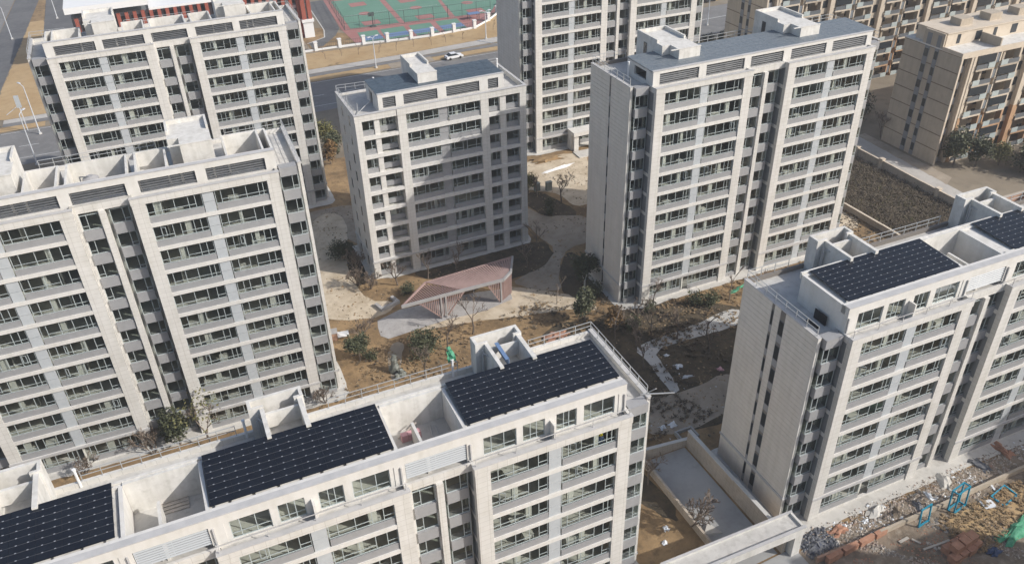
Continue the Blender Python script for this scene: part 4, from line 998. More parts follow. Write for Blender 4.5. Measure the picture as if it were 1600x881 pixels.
shrub_mass('dry_weeds', 500, (64, 79, 33, 38.4), 'litter', 5, .35)
shrub_mass('brown_hedge', 1500, (-30, 16, 79.2, 81.2), 'leaf_r', 6, 1.1)

# ------------------------------------------------------------------ school, court fence, boundary fence
sc = thing('school_building', 'school with red brown columns and white roof slab, behind the top left block', 'building', (-19, 244, 0))
part('wall', MB().box(0, 60, 1.2, 22, -1, 13.0), 'return', sc)
part('floor_band', MB().box(-.2, 60.2, .9, 1.19, 8.2, 9.0).box(-.2, 60.2, .9, 1.19, 4.4, 5.0), 'white', sc)
part('roof_slab', MB().box(-1, 19, -1.0, 23, 14.6, 16.2), 'white', sc)
part('roof', MB().box(19.01, 61, -.3, 23, 13.01, 13.6), 'white', sc)
cm = MB().box(-.45, .45, -.6, .6, -1, 13.0).mesh('column', 'red')
for i in range(29): link('column', cm, sc, (1.2+2.02*i, .25, 0))
for k in range(14): link('window', cbox('window', 'darkvoid', 2.6, .06, 2.4), sc, (2+4.1*k, 1.12, 9.6))
part('column', MB().box(58.2, 59.4, -1.2, .3, 5.2, 13.0).box(59.9, 61.0, -1.2, .3, 5.2, 13.0), 'red', sc)
part('pedestal', MB().box(57.9, 61.3, -1.6, .5, 4.4, 5.19).box(58.2, 61.0, -1.3, .4, -1, 4.4), 'white', sc)
fp = [(20,231.2),(26.5,230.9),(33,230.6),(39.5,230.2),(46.1,230.0),(52.8,229.6),(59.4,228.6),(66.1,227.8),(72.3,227.4),(79.1,228),(85.6,228.4),(92,233.4),(97,238.6),(103,246)]
fw = gwall('white pillared fence between the brown verge and the sports courts', 'fence', fp, .55, .3, 'white', None, name='boundary_fence')
for x, y in fp: part('pillar', MB().box(-.45, .45, -.45, .45, -.3, 2.3).box(-.55, .55, -.55, .55, 2.301, 2.5), 'white', fw, (x-fp[0][0], y-fp[0][1], gz(x, y)-gz(*fp[0])))
for (xa, ya), (xb, yb) in zip(fp[:-1], fp[1:]):
    mb = MB(); a, b = Vector((xa-fp[0][0], ya-fp[0][1], .6)), Vector((xb-fp[0][0], yb-fp[0][1], .6)); k = 12
    for q in range(1, k): p = a.lerp(b, q/k); mb.bar(p, p+Vector((0,0,1.35)), .04)
    for z in (.15, 1.3): mb.bar(a+Vector((0,0,z)), b+Vector((0,0,z)), .05)
    part('railing', mb, 'fencewire', fw)
def mesh_fence(label, pts, h):
    root = thing('mesh_fence', label, 'fence', (pts[0][0], pts[0][1], gz(*pts[0])), 0, 'court fences'); o = Vector((*pts[0], 0))
    for a, b in zip(pts[:-1], pts[1:]):
        a, b = Vector((*a, 0))-o, Vector((*b, 0))-o; L = (b-a).length; k = max(1, round(L/4.6)); mb = MB()
        for q in range(k+1): p = a.lerp(b, q/k); part('post', MB().bar(p, p+Vector((0,0,h)), .1), 'fencewire', root)
        for z in (.1, h*.5, h): mb.bar(a+Vector((0,0,z)), b+Vector((0,0,z)), .07)
        n_ = int(L/.7)
        for q in range(n_): p = a.lerp(b, q/n_); mb.bar(p, p+Vector((0,0,h)), .012)
        part('wire', mb, 'fencewire', root)
mesh_fence('tall dark wire fence along the near side of the green courts', [(51.2,244.6),(82,241.2),(95.6,240.6)], 4)
mesh_fence('tall dark wire fence along the left side of the green courts', [(51.2,244.8),(54,279)], 4)
h_ = thing('basketball_hoop', 'black basketball hoop beside the near wire fence', 'hoop', (59.6, 244.2, 0))
part('post', MB().bar((0,0,0),(0,0,3.2), .2).bar((0,0,3.2),(0,1.2,3.3), .14), 'fencewire', h_); part('backboard', MB().box(-.9,.9,1.2,1.25,2.8,3.9), 'fencewire', h_); part('base', MB().box(-.8,.8,-.8,.6,0,.3), 'fencewire', h_)
tag(part('ball_cart', MB().box(0,1.4,0,1,0,.9).box(.1,1.3,.1,.9,.9,1.1), 'red', None, (61.4,276,.1)), 'red box on the court at the top edge', 'box')
tt = thing('climbing_frame', 'blue and dark outdoor play frame at the right end of the small courts', 'play frame', (87.2, 236.4, .1))
part('frame', MB().bar((0,0,0),(0,0,1.6),.12).bar((3,0,0),(3,0,1.6),.12).bar((0,1.6,0),(0,1.6,1.6),.12).bar((3,1.6,0),(3,1.6,1.6),.12), 'fencewire', tt); part('top', MB().box(-.3,3.3,-.2,1.8,1.6,1.75), 'blue_court', tt)

# ------------------------------------------------------------------ cars, lamps, signs
def car(label, x, y, rz, body, s=1.0):
    root = thing('car', label, 'car', (x, y, gz(x, y)+.06), rz, 'cars on the far road'); root.scale = (s, s, s)
    prof = [(-2.25,.35),(2.25,.35),(2.3,.62),(2.1,.86),(1.1,.98),(-1.5,1.0),(-2.2,.95),(-2.3,.62)]
    mb = MB(); n = len(prof)
    for yy, k in ((-.9, 1), (.9, 1)): mb.v += [(a, yy, b) for a, b in prof]
    mb.f.append(tuple(range(n))); mb.f.append(tuple(n+i for i in reversed(range(n))))
    for i in range(n): mb.f.append((i, n+i, n+(i+1) % n, (i+1) % n))
    part('body', mb, body, root)
    cab = [(1.0,.98),(.35,1.42),(-1.0,1.45),(-1.75,1.0)]; mb = MB(); n = 4
    for yy, zz in ((-.82, 0), (.82, 0)): mb.v += [(a, yy*(.86 if b > 1.2 else 1), b) for a, b in cab]
    mb.f.append((0,1,2,3)); mb.f.append((7,6,5,4))
    for i in range(n): mb.f.append((i, n+i, n+(i+1) % n, (i+1) % n))
    part('cabin_glass', mb, 'carglass', root); part('roof', MB().box(-1.05,.4,-.7,.7,1.452,1.49), body, root)
    for a in (-1.4, 1.4):
        for yy in (-.93, .71):
            o = part('wheel', MB().tube([(a, yy, .33), (a, yy+.22, .33)], [.33, .33], 12), 'tyre', root)
    for yy in (-.65, .65): part('headlight', MB().box(2.2,2.3,yy-.18,yy+.18,.66,.8), 'white', root); part('tail_light', MB().box(-2.31,-2.2,yy-.18,yy+.18,.7,.84), 'red', root)
car('white saloon car parked on the road below the sports courts', 71.1, 206.4, R(6), 'carwhite', 1.05)
car('dark car parked at the top edge right of the tower', 160.8, 219.5, R(8), 'cardark')
def lamp(label, x, y, h, ang, arm=2.0, two=False):
    root = thing('street_lamp', label, 'street lamp', (x, y, gz(x, y)), ang, 'street lamps')
    part('post', MB().tube([(0,0,0),(0,0,h)], [.16,.09], 6), 'lamp', root)
    part('base', MB().box(-.3,.3,-.3,.3,0,.4), 'kerb', root)
    for s_ in ((1, -1) if two else (1,)):
        part('arm', MB().bar((0,0,h),(s_*arm,0,h+.5), .1), 'lamp', root); part('lamp_head', MB().box(min(s_*arm, s_*(arm+.9)), max(s_*arm, s_*(arm+.9)), -.18, .18, h+.42, h+.6), 'lamp', root)
lamp('white street lamp left of the centre block roof core', 50.5, 209.0, 7.8, R(200), .7, True)
lamp('tall street lamp beside the left side of the tower, near the bend in the fence', 84.8, 217.5, 7.5, R(180), .8, True)
lamp('curved arm street lamp rising behind the right end of the centre block roof', 79.3, 192, 6.5, R(135), 6.0)
lamp('street lamp in the middle right of the wide road beyond the tower', 151.5, 195.8, 7.2, R(180), .9)
lamp('street lamp nearest the tower on the wide road', 146.1, 199.4, 8.5, R(180), .9)
lamp('thick lamp post at the far left edge of the photo', -38.9, 283, 9, R(110), 1.5)
lamp('white lamp post on the brown verge left of the top left block', -28.9, 202.2, 11, R(120), 1.2)
lamp('lamp post rising from the road behind the left roof court', -28.9, 185, 11, R(60), 1.2)
lamp('lamp post on the dark lane beside the school', -27, 300, 8, R(0), 1.0)
sg = thing('road_sign', 'small white road sign by the wide road beyond the central block', 'sign', (154.5, 194.4, gz(154,194))); part('post', MB().bar((0,0,0),(0,0,2.6),.12), 'lamp', sg); part('panel', MB().box(-1.0,1.0,-.06,.02,2.3,3.0), 'plastic', sg)
sg = thing('traffic_sign', 'blue grey traffic sign post on the verge at the far left', 'sign', (-31.5, 205.5, 0)); part('post', MB().bar((0,0,0),(0,0,7),.16).bar((0,0,6),(-3,0,4.2),.1), 'lamp', sg); part('panel', MB().box(-.5,.5,-.1,0,5.4,8.2), 'ac', sg)

# ------------------------------------------------------------------ tan houses on the right
def tan_house(label, x0, y0, z0, n, units, yaw=0, D=13.5, end=True, W0=3.2, seed=1, skip=0, roof=True):
    rr = random.Random(seed); root = thing('tan_apartment_building', label, 'building', (x0, y0, z0), yaw, 'tan apartment houses on the right')
    UW = 15.0; Wd = W0 + units*UW; T = 3.04*n
    w = MB().box(0, .3, 0, D, -2, T).box(Wd-.3, Wd, 0, D, -2, T).box(.3, Wd-.3, D-.3, D, -2, T).box(.3, Wd-.3, 3.2, 3.5, -2, T)
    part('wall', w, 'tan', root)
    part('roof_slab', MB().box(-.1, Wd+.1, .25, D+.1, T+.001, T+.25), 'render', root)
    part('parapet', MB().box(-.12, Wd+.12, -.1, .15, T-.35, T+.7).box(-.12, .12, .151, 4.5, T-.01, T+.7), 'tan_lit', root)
    bb = MB()
    for k in range(1, n+1): bb.box(-.05, -.003, -.03, D+.02, 3.04*k-.12, 3.04*k)
    part('brown_band', bb, 'brown_band', root)
    for a, b in ((5.2, 6.1), (7.4, 8.5)):
        part('window_strip_surround', MB().box(-.06, -.004, a, b, 0, T+2.4), 'return', root)
        for k in range(n): link('window', cbox('window', 'darkvoid', .03, b-a-.2, 1.5), root, (-.09, a+.1, 3.04*k+1.0))
    part('gable', MB().box(-.04, .25, 4.6, 9.3, T+.26, T+2.9), 'tan', root)
    # front: corner bay with small windows then units of balconies between piers of the sunlit tan
    for k in range(skip, n):
        z = 3.04*k; low = k < 3
        link('window', cbox('window', 'darkvoid', 1.5, .05, 1.5), root, (.6, .92, z+1.0)); link('spandrel', cbox('spandrel', 'spandrel', 1.7, .1, 1.3), root, (.5, .86, z-.4))
        for u in range(units):
            b0 = W0 + u*UW
            for i, (a, b) in enumerate(((.75, 5.4), (6.9, 11.6))):
                link('balcony_slab', cbox('balcony_slab', 'ochre' if low and (k+i) % 2 else ('tan_lit' if rr.random() < .6 else 'tan'), b-a, 1.5, .35), root, (b0+a, -.45, z-.2))
                link('balcony_front', cbox('balcony_front', 'balcony_glass', 1.7, .1, 1.0), root, (b0+a+(0 if (k+i) % 2 else 2.9), -.5, z+.15))
                link('balcony_rail', cbox('balcony_rail', 'darkframe', b-a-1.8, .06, .85), root, (b0+a+(1.8 if (k+i) % 2 else .05), -.4, z+.15))
                if rr.random() < .45: o = link('window', cbox('window', 'carglass', b-a-.1, .06, 1.55), root, (b0+a+.05, -.3, z+1.18))
                link('window', cbox('window', 'darkvoid', b-a-.6, .06, 2.1), root, (b0+a+.3, 3.1, z+.3))
                if rr.random() < .6: link('balcony_wall', cbox('balcony_wall', 'tan', .5, 2.6, 2.6), root, (b0+a+rr.choice((1.2, 2.4, 3.2)), .5, z+.16))
            link('window', cbox('window', 'return', .8, .06, 1.7), root, (b0+5.75, -.06, z+.8)); link('window', cbox('window', 'darkvoid', 1.9, .06, 1.5), root, (b0+12.4, .7, z+.9))
            link('spandrel', cbox('spandrel', 'tan', 2.2, .1, 1.2), root, (b0+12.2, .62, z-.4))
    for u in range(units+1):
        b0 = W0 + u*UW
        for a in ((0, .7), (5.4, 5.72), (6.58, 6.9), (11.6, 12.1), (14.4, 15.0)):
            if b0+a[1] > Wd+.8: continue
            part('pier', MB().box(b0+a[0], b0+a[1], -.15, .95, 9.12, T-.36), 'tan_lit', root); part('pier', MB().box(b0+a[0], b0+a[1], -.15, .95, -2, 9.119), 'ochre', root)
    part('corner_pier', MB().box(-.02, .4, -.1, .0, -2, T-.36).box(2.6, 3.19, -.05, .7, -2, T-.36), 'tan_lit', root)
    part('shaded_return', MB().box(W0-.9, W0-.01, .72, 3.1, -2, T-.36), 'tan', root)
    part('roof_storey', MB().box(1.0, Wd-1, 5.0, D-1.5, T+.26, T+2.7).box(.8, Wd-.8, 4.8, D-1.3, T+2.701, T+2.9), 'tan_lit', root)
    for i in range(units*3): link('window', cbox('window', 'darkvoid', 1.5 if i % 2 else .8, .05, 1.7), root, (3.6+i*4.6, 4.94, T+.6))
    for i in range(units): part('dividing_wall', MB().box(9.5+i*UW, 9.8+i*UW, .4, 4.79, T+.26, T+2.0), 'tan', root)
    for i in range(units*2): part('roof_box', MB().box(6+i*7.5, 9+i*7.5, 7, 9.5, T+2.901, T+4.2), 'tan', root)
    return root
tan_house('tan house at the right edge with brown bands on its shaded end wall', 132.2, 103.6, .3, 7, 4, seed=3)
tan_house('tan house behind, its balconied front filling the top right corner', 121.5, 145.5, 0, 11, 6, seed=4)

# ------------------------------------------------------------------ things lying about
def crumple(name, label, cat, x, y, sx, sy, sz, m, seed, rz=0, group=None):
    rr = random.Random(seed); mb = MB(); n = 6
    for j in range(n):
        for i in range(n):
            e = 1-max(abs(i-2.5), abs(j-2.5))/2.5; mb.v.append(((i/(n-1)-.5)*sx*rr.uniform(.6,1.25)+rr.uniform(-.1,.1)*sx, (j/(n-1)-.5)*sy*rr.uniform(.6,1.25)+rr.uniform(-.1,.1)*sy, max(0, e)*sz*rr.uniform(.4,1.2)+rr.uniform(0,.15)*sz))
    for j in range(n-1):
        for i in range(n-1): a = j*n+i; mb.f.append((a, a+1, a+n+1, a+n))
    mb.v.append((0, 0, 0))
    return tag(part(name, mb, m, None, (x, y, gz(x, y)+.02), rz), label, cat, group)
crumple('plastic_sack', 'white sack lying left in the pair beside the near block corner', 'sack', 46.0, 63.2, .9, .7, .6, 'plastic', 1)
crumple('plastic_sack', 'white sack lying right in the pair beside the near block corner', 'sack', 47.3, 63.0, 1.0, .9, .7, 'plastic', 2)
crumple('plastic_sheet', 'white plastic sheet on the shaded bed just below the white path', 'sheet', 53.9, 75.0, .7, .5, .35, 'plastic', 3)
crumple('plastic_sheet', 'round tangle of white tubing on the shaded bed', 'tubing', 54.1, 72.2, 1.0, .9, .5, 'plastic', 4)
crumple('plastic_sheet', 'long white plastic roll near the dirt yard', 'sheet', 53.6, 69.9, 1.9, .4, .4, 'plastic', 5, -.2)
crumple('pink_sack', 'pink sack beside the end wall of the right block', 'sack', 58.6, 69.2, .9, .8, .5, 'pink', 6)
crumple('plastic_sheet', 'upper pale blue plastic scrap in the brown yard by the ramp', 'sheet', 38.4, 50.3, .7, .7, .4, 'plastic', 7)
crumple('plastic_sheet', 'lower pale blue plastic scrap in the brown yard by the ramp', 'sheet', 37.3, 48.8, .6, .6, .35, 'plastic', 8)
crumple('plastic_sheet', 'white board scrap in the debris between the right block and the low wall', 'sheet', 57.6, 41.2, 1.0, .5, .3, 'plastic', 9)
crumple('plastic_sheet', 'white scrap heap near the middle of the debris strip', 'sheet', 66.4, 41.0, .7, 1.3, .35, 'plastic', 10)
crumple('safety_net', 'green safety net heaped at the bottom right corner', 'net', 71.0, 33.6, 5.6, 1.6, .9, 'net', 11, R(10))
crumple('safety_net', 'green netting tangled in the planting before the central block', 'net', 73.0, 84.2, 4.5, .7, .35, 'net', 12, R(14))
crumple('refuse_heap', 'dark refuse heap with green scraps beside the gate pier', 'heap', 51.0, 40.8, 2.4, 1.4, .8, 'debris_dark', 13)
crumple('rag_heap', 'blue and red rags beside the brick stack', 'heap', 66.6, 32.6, 1.6, 1.0, .6, 'bluecloth', 14)
crumple('earth_heap', 'orange earth heap behind the near railing', 'heap', 42.5, 86.0, 3.6, 1.8, .7, 'brick', 15)
crumple('earth_heap', 'brown earth heap before the entrance porch of the tower', 'heap', 66.5, 139.6, 6, 2.6, .9, 'soil', 16)
crumple('white_sheeting', 'long white sheeting on the sand before the tower porch', 'sheet', 67, 135, 7.5, .9, .4, 'white', 17, R(10))
def frame3(name, label, x, y, w_, h, d, rz, lean=0, group='blue steel frames'):
    r = thing(name, label, 'frame', (x, y, gz(x, y)+.02), rz, group); r.rotation_euler = (lean, 0, rz); t = .14
    for yy in ((0, d) if d else (0,)):
        part('stile', MB().box(0, t, yy-.07, yy+.07, 0, h), 'blue', r); part('stile', MB().box(w_-t, w_, yy-.07, yy+.07, 0, h), 'blue', r)
        part('cross_bar', MB().box(t, w_-t, yy-.065, yy+.065, 0, t*1.4), 'blue', r); part('cross_bar', MB().box(t, w_-t, yy-.065, yy+.065, h-t, h), 'blue', r)
    if d:
        for a in (0, w_-t):
            for z in (0, h-t): part('tie_bar', MB().box(a+.01, a+t-.01, .071, d-.071, z+.01, z+t-.01), 'blue', r)
    return r
frame3('steel_frame', 'upright blue steel frame left of the other blue frames', 62.0, 38.2, 1.75, 2.5, 0, R(8), R(-6))
frame3('steel_frame', 'double upright blue steel frame in the middle of the blue frames', 66.8, 38.0, 2.2, 2.9, .7, R(10), R(-4))
frame3('steel_frame', 'blue steel frame lying flat at the right edge', 72.6, 36.4, 2.8, 1.7, 0, R(12), R(-82))
for i, (lab, x, y, a, b, c_, m_) in enumerate((('reddish rubble heap at the foot of the right block, nearest the gate', 54.2, 41.4, 2.2, 1.3, .5, 'brick'), ('pale plaster heap before the first bay of the right block', 59.6, 41.8, 2.6, 1.2, .5, 'apron'),
    ('brown earth heap between the plaster heap and the low wall', 61.5, 40.6, 2.0, 1.0, .5, 'rubble_soil'), ('pale rubble heap before the recess of the right block', 69.5, 41.9, 3.0, 1.4, .6, 'apron'), ('dark refuse heap by the low wall behind the blue frames', 64.2, 40.4, 1.6, .9, .4, 'debris_dark'),
    ('reddish rubble heap in the shadow at the right edge', 79.5, 42.6, 2.8, 1.3, .6, 'brick'), ('blue white refuse heap in the shadow behind the low wall', 75.2, 42.0, 2.4, 1.3, .5, 'debris_dark'))):
    crumple('rubble_heap', lab, 'heap', x, y, a, b, c_, m_, 60+i, .3*i)
bs = thing('brick_stack', 'stack of orange brick cubes at the bottom right', 'brick stack', (61.6, 33.0, gz(62,33)), R(5))
for i, (a, b, c_) in enumerate(((0,0,0),(1.15,.1,0),(2.3,.0,0),(3.4,.2,0),(.4,1.1,0),(1.7,1.15,0),(2.9,1.2,0),(.6,.5,.82),(1.9,.55,.82),(3.0,.6,.82))):
    link('brick_cube', cbox('brick_cube', 'brick', 1.05, .95, .8), bs, (a, b, c_), rnd.uniform(-.02, .02))
for i in range(4):
    tag(link('brick_pallet', cbox('brick_pallet', 'brick', 1.9 if i < 3 else 1.5, .5, .9), None, (50.3+2.2*i, 38.55+.1*i, gz(51,39)), R(4)), ['orange brick slab nearest the gate pier', 'second orange brick slab from the gate pier', 'third orange brick slab from the gate pier', 'last orange brick slab before the low wall'][i], 'brick slab', 'orange brick slabs on the low wall')
def plank(label, x, y, L, w_, rz, m='plank'):
    tag(part('plank', MB().box(-L/2, L/2, -w_/2, w_/2, .02, .1), m, None, (x, y, gz(x, y)+rnd.uniform(.02,.1)), rz), label, 'plank', 'planks lying on the site earth')
plank('long thin plank below the blue frames', 62.0, 35.7, 3.4, .22, R(-4)); plank('short crossed plank beside the long thin plank', 62.2, 34.9, 1.2, .25, R(-55)); plank('small plank left of the leftmost blue frame', 59.4, 37.6, 1.3, .3, R(4))
plank('wide pale board in the brick dust', 56.2, 35.0, 1.9, .6, R(-50)); plank('narrow pale board crossing the wide one', 54.7, 35.1, 2.2, .25, R(35)); plank('tiny board pointing to the long plank', 60.4, 36.9, .9, .25, R(-60))
plank('square white board by the lying blue frame', 71.2, 37.4, 1.4, 1.1, R(-10), 'plastic'); plank('white post leaning on the low wall at the right', 73.8, 39.2, 1.4, .22, R(70), 'plastic')
for lab, x, y, w_, h in (('grey cabinet nearest the centre block end', 58.6, 128.0, 1.0, 1.6), ('grey cabinet right of the bare tree bed', 60.6, 127.2, 1.1, 1.7)):
    c_ = thing('cabinet', lab, 'cabinet', (x, y, gz(x, y)), 0, 'grey cabinets'); part('body', MB().box(0, w_, 0, .7, 0, h), 'hut', c_); part('lid', MB().box(-.06, w_+.06, -.06, .76, h+.001, h+.08), 'hut', c_)
hb = thing('brick_shelter', 'roofless brick shelter behind the right hand stair cores', 'shelter', (124.5, 79.5, gz(125,80)))
part('wall', MB().box(0, 9, 5.5, 5.8, -1, 2.4).box(0, .3, 0, 5.49, -1, 2.4).box(8.7, 9, 0, 5.49, -1, 2.4), 'brickdark', hb); part('cap', MB().box(-.1, 9.1, 5.4, 5.9, 2.401, 2.5), 'rampwall', hb)
crumple('plastic_sheet', 'white and blue bags inside the brick shelter', 'bags', 128, 82.5, 3, 1.5, .6, 'plastic', 21)
rk = thing('garden_rock', 'tall grey green rock standing on the path behind the near railing', 'rock', (19.3, 88.6, gz(19.3,88.6)))
def rockmesh(seed, a, b, h):
    rr = random.Random(seed); pts = []; rad = []
    for i in range(6): t = i/5; pts.append((rr.uniform(-.25,.25)*a, rr.uniform(-.2,.2)*a, t*h-.2)); rad.append(a*(1.05-t*.6)*rr.uniform(.8,1.15))
    return MB().tube(pts, rad, 8)
part('upper_stone', rockmesh(2, .75, .6, 2.9), 'rock', rk, (-.1,.5,0)); part('lower_stone', rockmesh(5, .6, .5, 1.2), 'rock', rk, (.5,-.6,0)); part('lower_stone', rockmesh(6, .5, .5, .9), 'rock', rk, (-.3,-1.0,0))
hu = thing('small_shed', 'small white roofed shed box beside the left block corner', 'shed', (12.4, 99.6, gz(12.4,99.6)), R(-8)); part('wall', MB().box(0,1.3,0,1.1,0,1.3), 'brickdark', hu); part('roof', MB().box(1.35,3.0,-.1,1.2,.5,.62), 'white', hu); part('lid', MB().box(-.1,1.4,-.1,1.2,1.301,1.4), 'plaza', hu)
ob = thing('cement_pit', 'square cement pit at the far corner of the right block end wall', 'pit', (46.6, 58.9+.9, gz(47,60)))
part('rim', MB().box(0,2.4,0,.2,-.5,.5).box(0,2.4,1.6,1.8,-.5,.5).box(0,.2,.2,1.6,-.5,.5).box(2.2,2.4,.2,1.6,-.5,.5), 'ramp', ob); part('cover', MB().box(.2,2.2,.2,1.6,-.4,-.3), 'debris_dark', ob)

# ------------------------------------------------------------------ things on the roofs
def on_roof(b, u, v, z):
    c, s = math.cos(b.rotation_euler.z), math.sin(b.rotation_euler.z)
    return (b.location.x + c*u - s*v, b.location.y + s*u + c*v, b.location.z + z)
tk = thing('water_tank', 'grey round tank with frame in the second roof court of the left block', 'tank', on_roof(blkA, 17.6, 4.9, 33), 0)
part('tank', MB().tube([(0,0,.3),(0,0,1.6),(0,0,1.9)], [.85,.85,.3], 12), 'steelgrey', tk); part('stand', MB().box(-.9,.9,-.7,.7,0,.3), 'darkframe', tk); part('pipe', MB().bar((-1.0,-.2,0),(-1.0,-.2,2.0),.12).bar((-1.0,-.2,2.0),(.2,-.2,1.8),.1), 'darkframe', tk)
rm = thing('roof_machine', 'small dark machine in the first roof court of the left block', 'machine', on_roof(blkA, 12.9, 4.4, 33), .3)
part('body', MB().box(-.5,.5,-.4,.4,0,.5), 'steelgrey', rm); part('motor', MB().tube([(0,0,.5),(.1,0,1.2)], [.3,.35], 8), 'boardblack', rm); part('arm', MB().bar((-.9,0,1.1),(.6,.1,1.25),.16), 'boardblack', rm)
tag(part('bucket', MB().tube([(0,0,0),(0,0,.55)], [.28,.33], 10), 'boardblack', None, on_roof(blkA, 23.8, 4.6, 33)), 'black bucket in the shaded roof court beside the stair core', 'bucket')
mm = thing('roof_machine', 'dark motor unit on the top left block roof court', 'machine', on_roof(blkL, 17.5, 5, 33)); part('body', MB().box(-.8,.8,-.5,.5,0,.8), 'darkframe', mm); part('motor', MB().tube([(0,0,.8),(0,0,1.3)], [.4,.3], 8), 'steelgrey', mm)
bd = thing('black_board', 'black board leaning on the terrace wall of the right hand block', 'board', on_roof(blkE, -.35, 4.1, 24.0)); part('panel', MB().box(.0,.08,-.8,.8,.02,1.1), 'boardblack', bd)
tag(part('floor_grate', MB().box(0,.5,0,1.5,0,.08), 'boardblack', None, on_roof(blkE, -1.4, 3.3, 24.0)), 'black grate lying on the terrace floor of the right hand block', 'grate')
bk = thing('brick_pile', 'reddish block pile with timber in the middle roof court', 'pile', on_roof(blkB, 16.0, 5.9, 24.0))
for i in range(6): link('block', cbox('block', 'pink', .55, .5, .35), bk, ((i % 3)*.58, 0, (i//3)*.36))
part('timber', MB().bar((-.2,.6,.1),(1.6,.9,1.0),.1), 'plank', bk)
bk = thing('timber_pile', 'boards stacked in the roof court left of the middle solar array', 'pile', on_roof(blkB, -3.6, 6.3, 24.0))
for i in range(4): link('board', cbox('board', 'plank', 2.2, .3, .06), bk, (0, i*.36, .02+.03*i))
for lab, b, u, v, L, rz in (('long grey pipe lying in the middle roof court', blkB, 18.4, 4.6, 4.6, 1.4), ('pale pipe lying in the left roof court', blkB, -4.4, 3.2, 3.2, 2.0), ('short grey pipe in the middle roof court', blkB, 19.1, 5.2, 2.6, 1.5)):
    tag(part('pipe', MB().tube([(-L/2,0,.1),(L/2,0,.1)], [.09,.09], 6), 'ledge', None, on_roof(b, u, v, 24.0), rz), lab, 'pipe')
for i, (lab, b, u, v, z, h) in enumerate((('white vent post behind the leftmost near solar array', blkB, -9.3, 12.3, 24, 1.9), ('white vent post behind the middle near solar array', blkB, 4.0, 12.3, 24, 1.9), ('white vent post carrying the green flag', blkB, 23.0, 12.3, 24, 1.9), ('white vent post on the terrace of the central block', blkD, -.6, 6.2, 33, 2.2), ('white vent post on the rear edge of the centre roof', blkC, 6.0, 10.6, 27, 2.0), ('white vent post at the right end of the centre roof', blkC, 25.6, 8, 27, 2.6))):
    tag(part('vent_post', MB().tube([(0,0,0),(0,0,h)], [.11,.11], 7).tube([(0,0,h),(0,0,h+.12)], [.16,.16], 7), 'white', None, on_roof(b, u, v, z)), lab, 'post', 'white vent posts on the roofs')
crumple_o = MB()
rr_ = random.Random(5)
for j in range(7):
    for i in range(4): crumple_o.v.append((-.3+.25*i*(1.2-.12*j)+rr_.uniform(-.08,.08), rr_.uniform(-.15,.15), -1.0+.32*j))
for j in range(6):
    for i in range(3): a = j*4+i; crumple_o.f.append((a, a+1, a+5, a+4))
tag(part('green_flag', crumple_o, 'net', None, on_roof(blkB, 22.9, 12.4, 26.6)), 'torn green net flag hanging on the white vent post', 'flag')
tag(part('blue_tarp', MB().box(0,.35,0,2.6,0,.06).box(.3,.36,0,2.6,-.9,-.01), 'blue_court', None, on_roof(blkB, 26.6, 8.0, 27.85)), 'blue sheet hung over the side wall of the near stair core', 'tarpaulin')
tag(part('scaffold_pole', MB().bar((0,0,0),(2.8,-1.2,.1),.09).bar((.6,0,-.1),(1.0,-.9,1.0),.07), 'rail', None, on_roof(blkB, 36.6, 1.4, 25.3)), 'scaffold pole sticking out over the near block corner', 'pole')
tag(part('scaffold_pole', MB().bar((0,0,0),(2.6,1.4,1.2),.09).bar((.3,.2,0),(.3,.2,1.6),.07).bar((-.8,1.5,0),(-.8,1.5,2.4),.07), 'rail', None, on_roof(blkC, .8, 1.8, 27.3)), 'scaffold poles on the left roof corner of the centre block', 'pole')

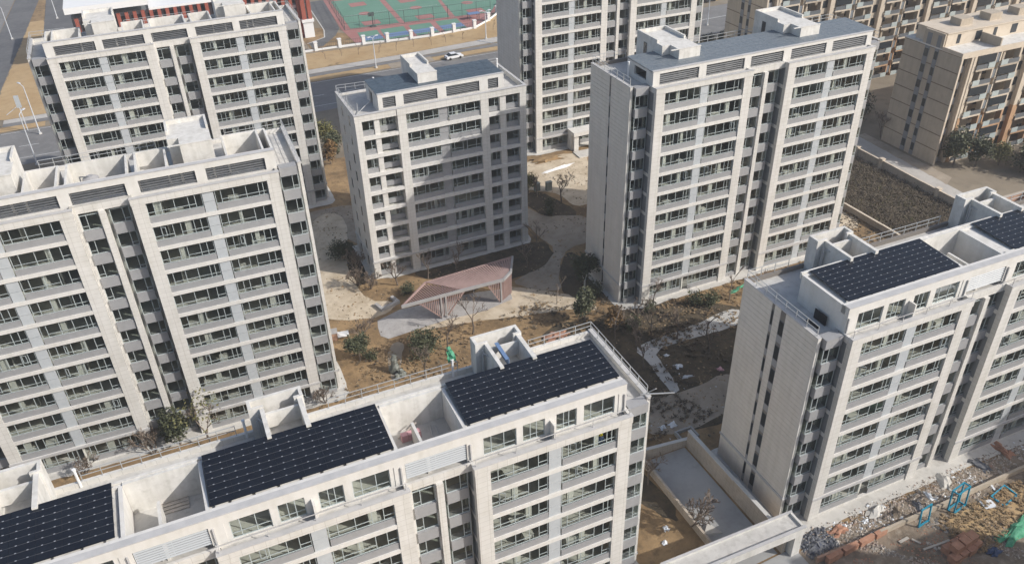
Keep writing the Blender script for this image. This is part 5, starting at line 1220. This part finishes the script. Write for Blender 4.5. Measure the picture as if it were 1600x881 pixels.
# ------------------------------------------------------------------ the worker at the top window of the near block
def worker():
    vs = [(0,0,.95),(0,0,1.2),(0,0,1.45),(0,0,1.56),(0,-.02,1.66),(0,-.03,1.78),(-.2,0,1.42),(-.28,-.1,1.15),(-.22,-.35,1.05),(.2,0,1.42),(.28,-.1,1.15),(.22,-.35,1.05),(-.1,0,.9),(-.11,-.02,.5),(-.11,0,.05),(-.11,-.15,.03),(.1,0,.9),(.11,-.02,.5),(.11,0,.05),(.11,-.15,.03)]
    ed = [(0,1),(1,2),(2,3),(3,4),(4,5),(2,6),(6,7),(7,8),(2,9),(9,10),(10,11),(0,12),(12,13),(13,14),(14,15),(0,16),(16,17),(17,18),(18,19)]
    rad = [.15,.14,.15,.06,.1,.09,.07,.05,.04,.07,.05,.04,.1,.07,.05,.04,.1,.07,.05,.04]
    me = bpy.data.meshes.new('person'); me.from_pydata(vs, ed, []); o = bpy.data.objects.new('person', me); COL.objects.link(o)
    me.materials.append(M['bluecloth']); md = o.modifiers.new('skin', 'SKIN')
    for i, r_ in enumerate(rad): me.skin_vertices[0].data[i].radius = (r_, r_)
    me.skin_vertices[0].data[0].use_root = True
    o.modifiers.new('sub', 'SUBSURF').levels = 1
    o.location = on_roof(blkB, 32.4, .75, 21.0)
    tag(o, 'worker in yellow helmet and dark clothes behind the top right window of the near block', 'person')
    part('helmet', MB().tube([(0,-.03,1.74),(0,-.03,1.8),(0,-.03,1.9),(0,-.03,1.94)], [.17,.16,.12,.03], 10), 'yellow', o)
    part('face', MB().tube([(0,-.1,1.58),(0,-.12,1.66),(0,-.1,1.73)], [.05,.075,.06], 8), 'skin', o)
worker()

# ------------------------------------------------------------------ haze
HM = bpy.data.materials.new('haze'); HM.use_nodes = True; hn = HM.node_tree
for n_ in list(hn.nodes): hn.nodes.remove(n_)
ho = hn.nodes.new('ShaderNodeOutputMaterial'); hv = hn.nodes.new('ShaderNodeVolumePrincipled')
hv.inputs['Color'].default_value = (.93, .95, 1, 1); hv.inputs['Density'].default_value = .00032; hv.inputs['Anisotropy'].default_value = .1
hn.links.new(hv.outputs[0], ho.inputs['Volume'])
o = link('haze', MB().box(-720, 720, -320, 920, -4, 90).mesh('haze', HM), kind='stuff')
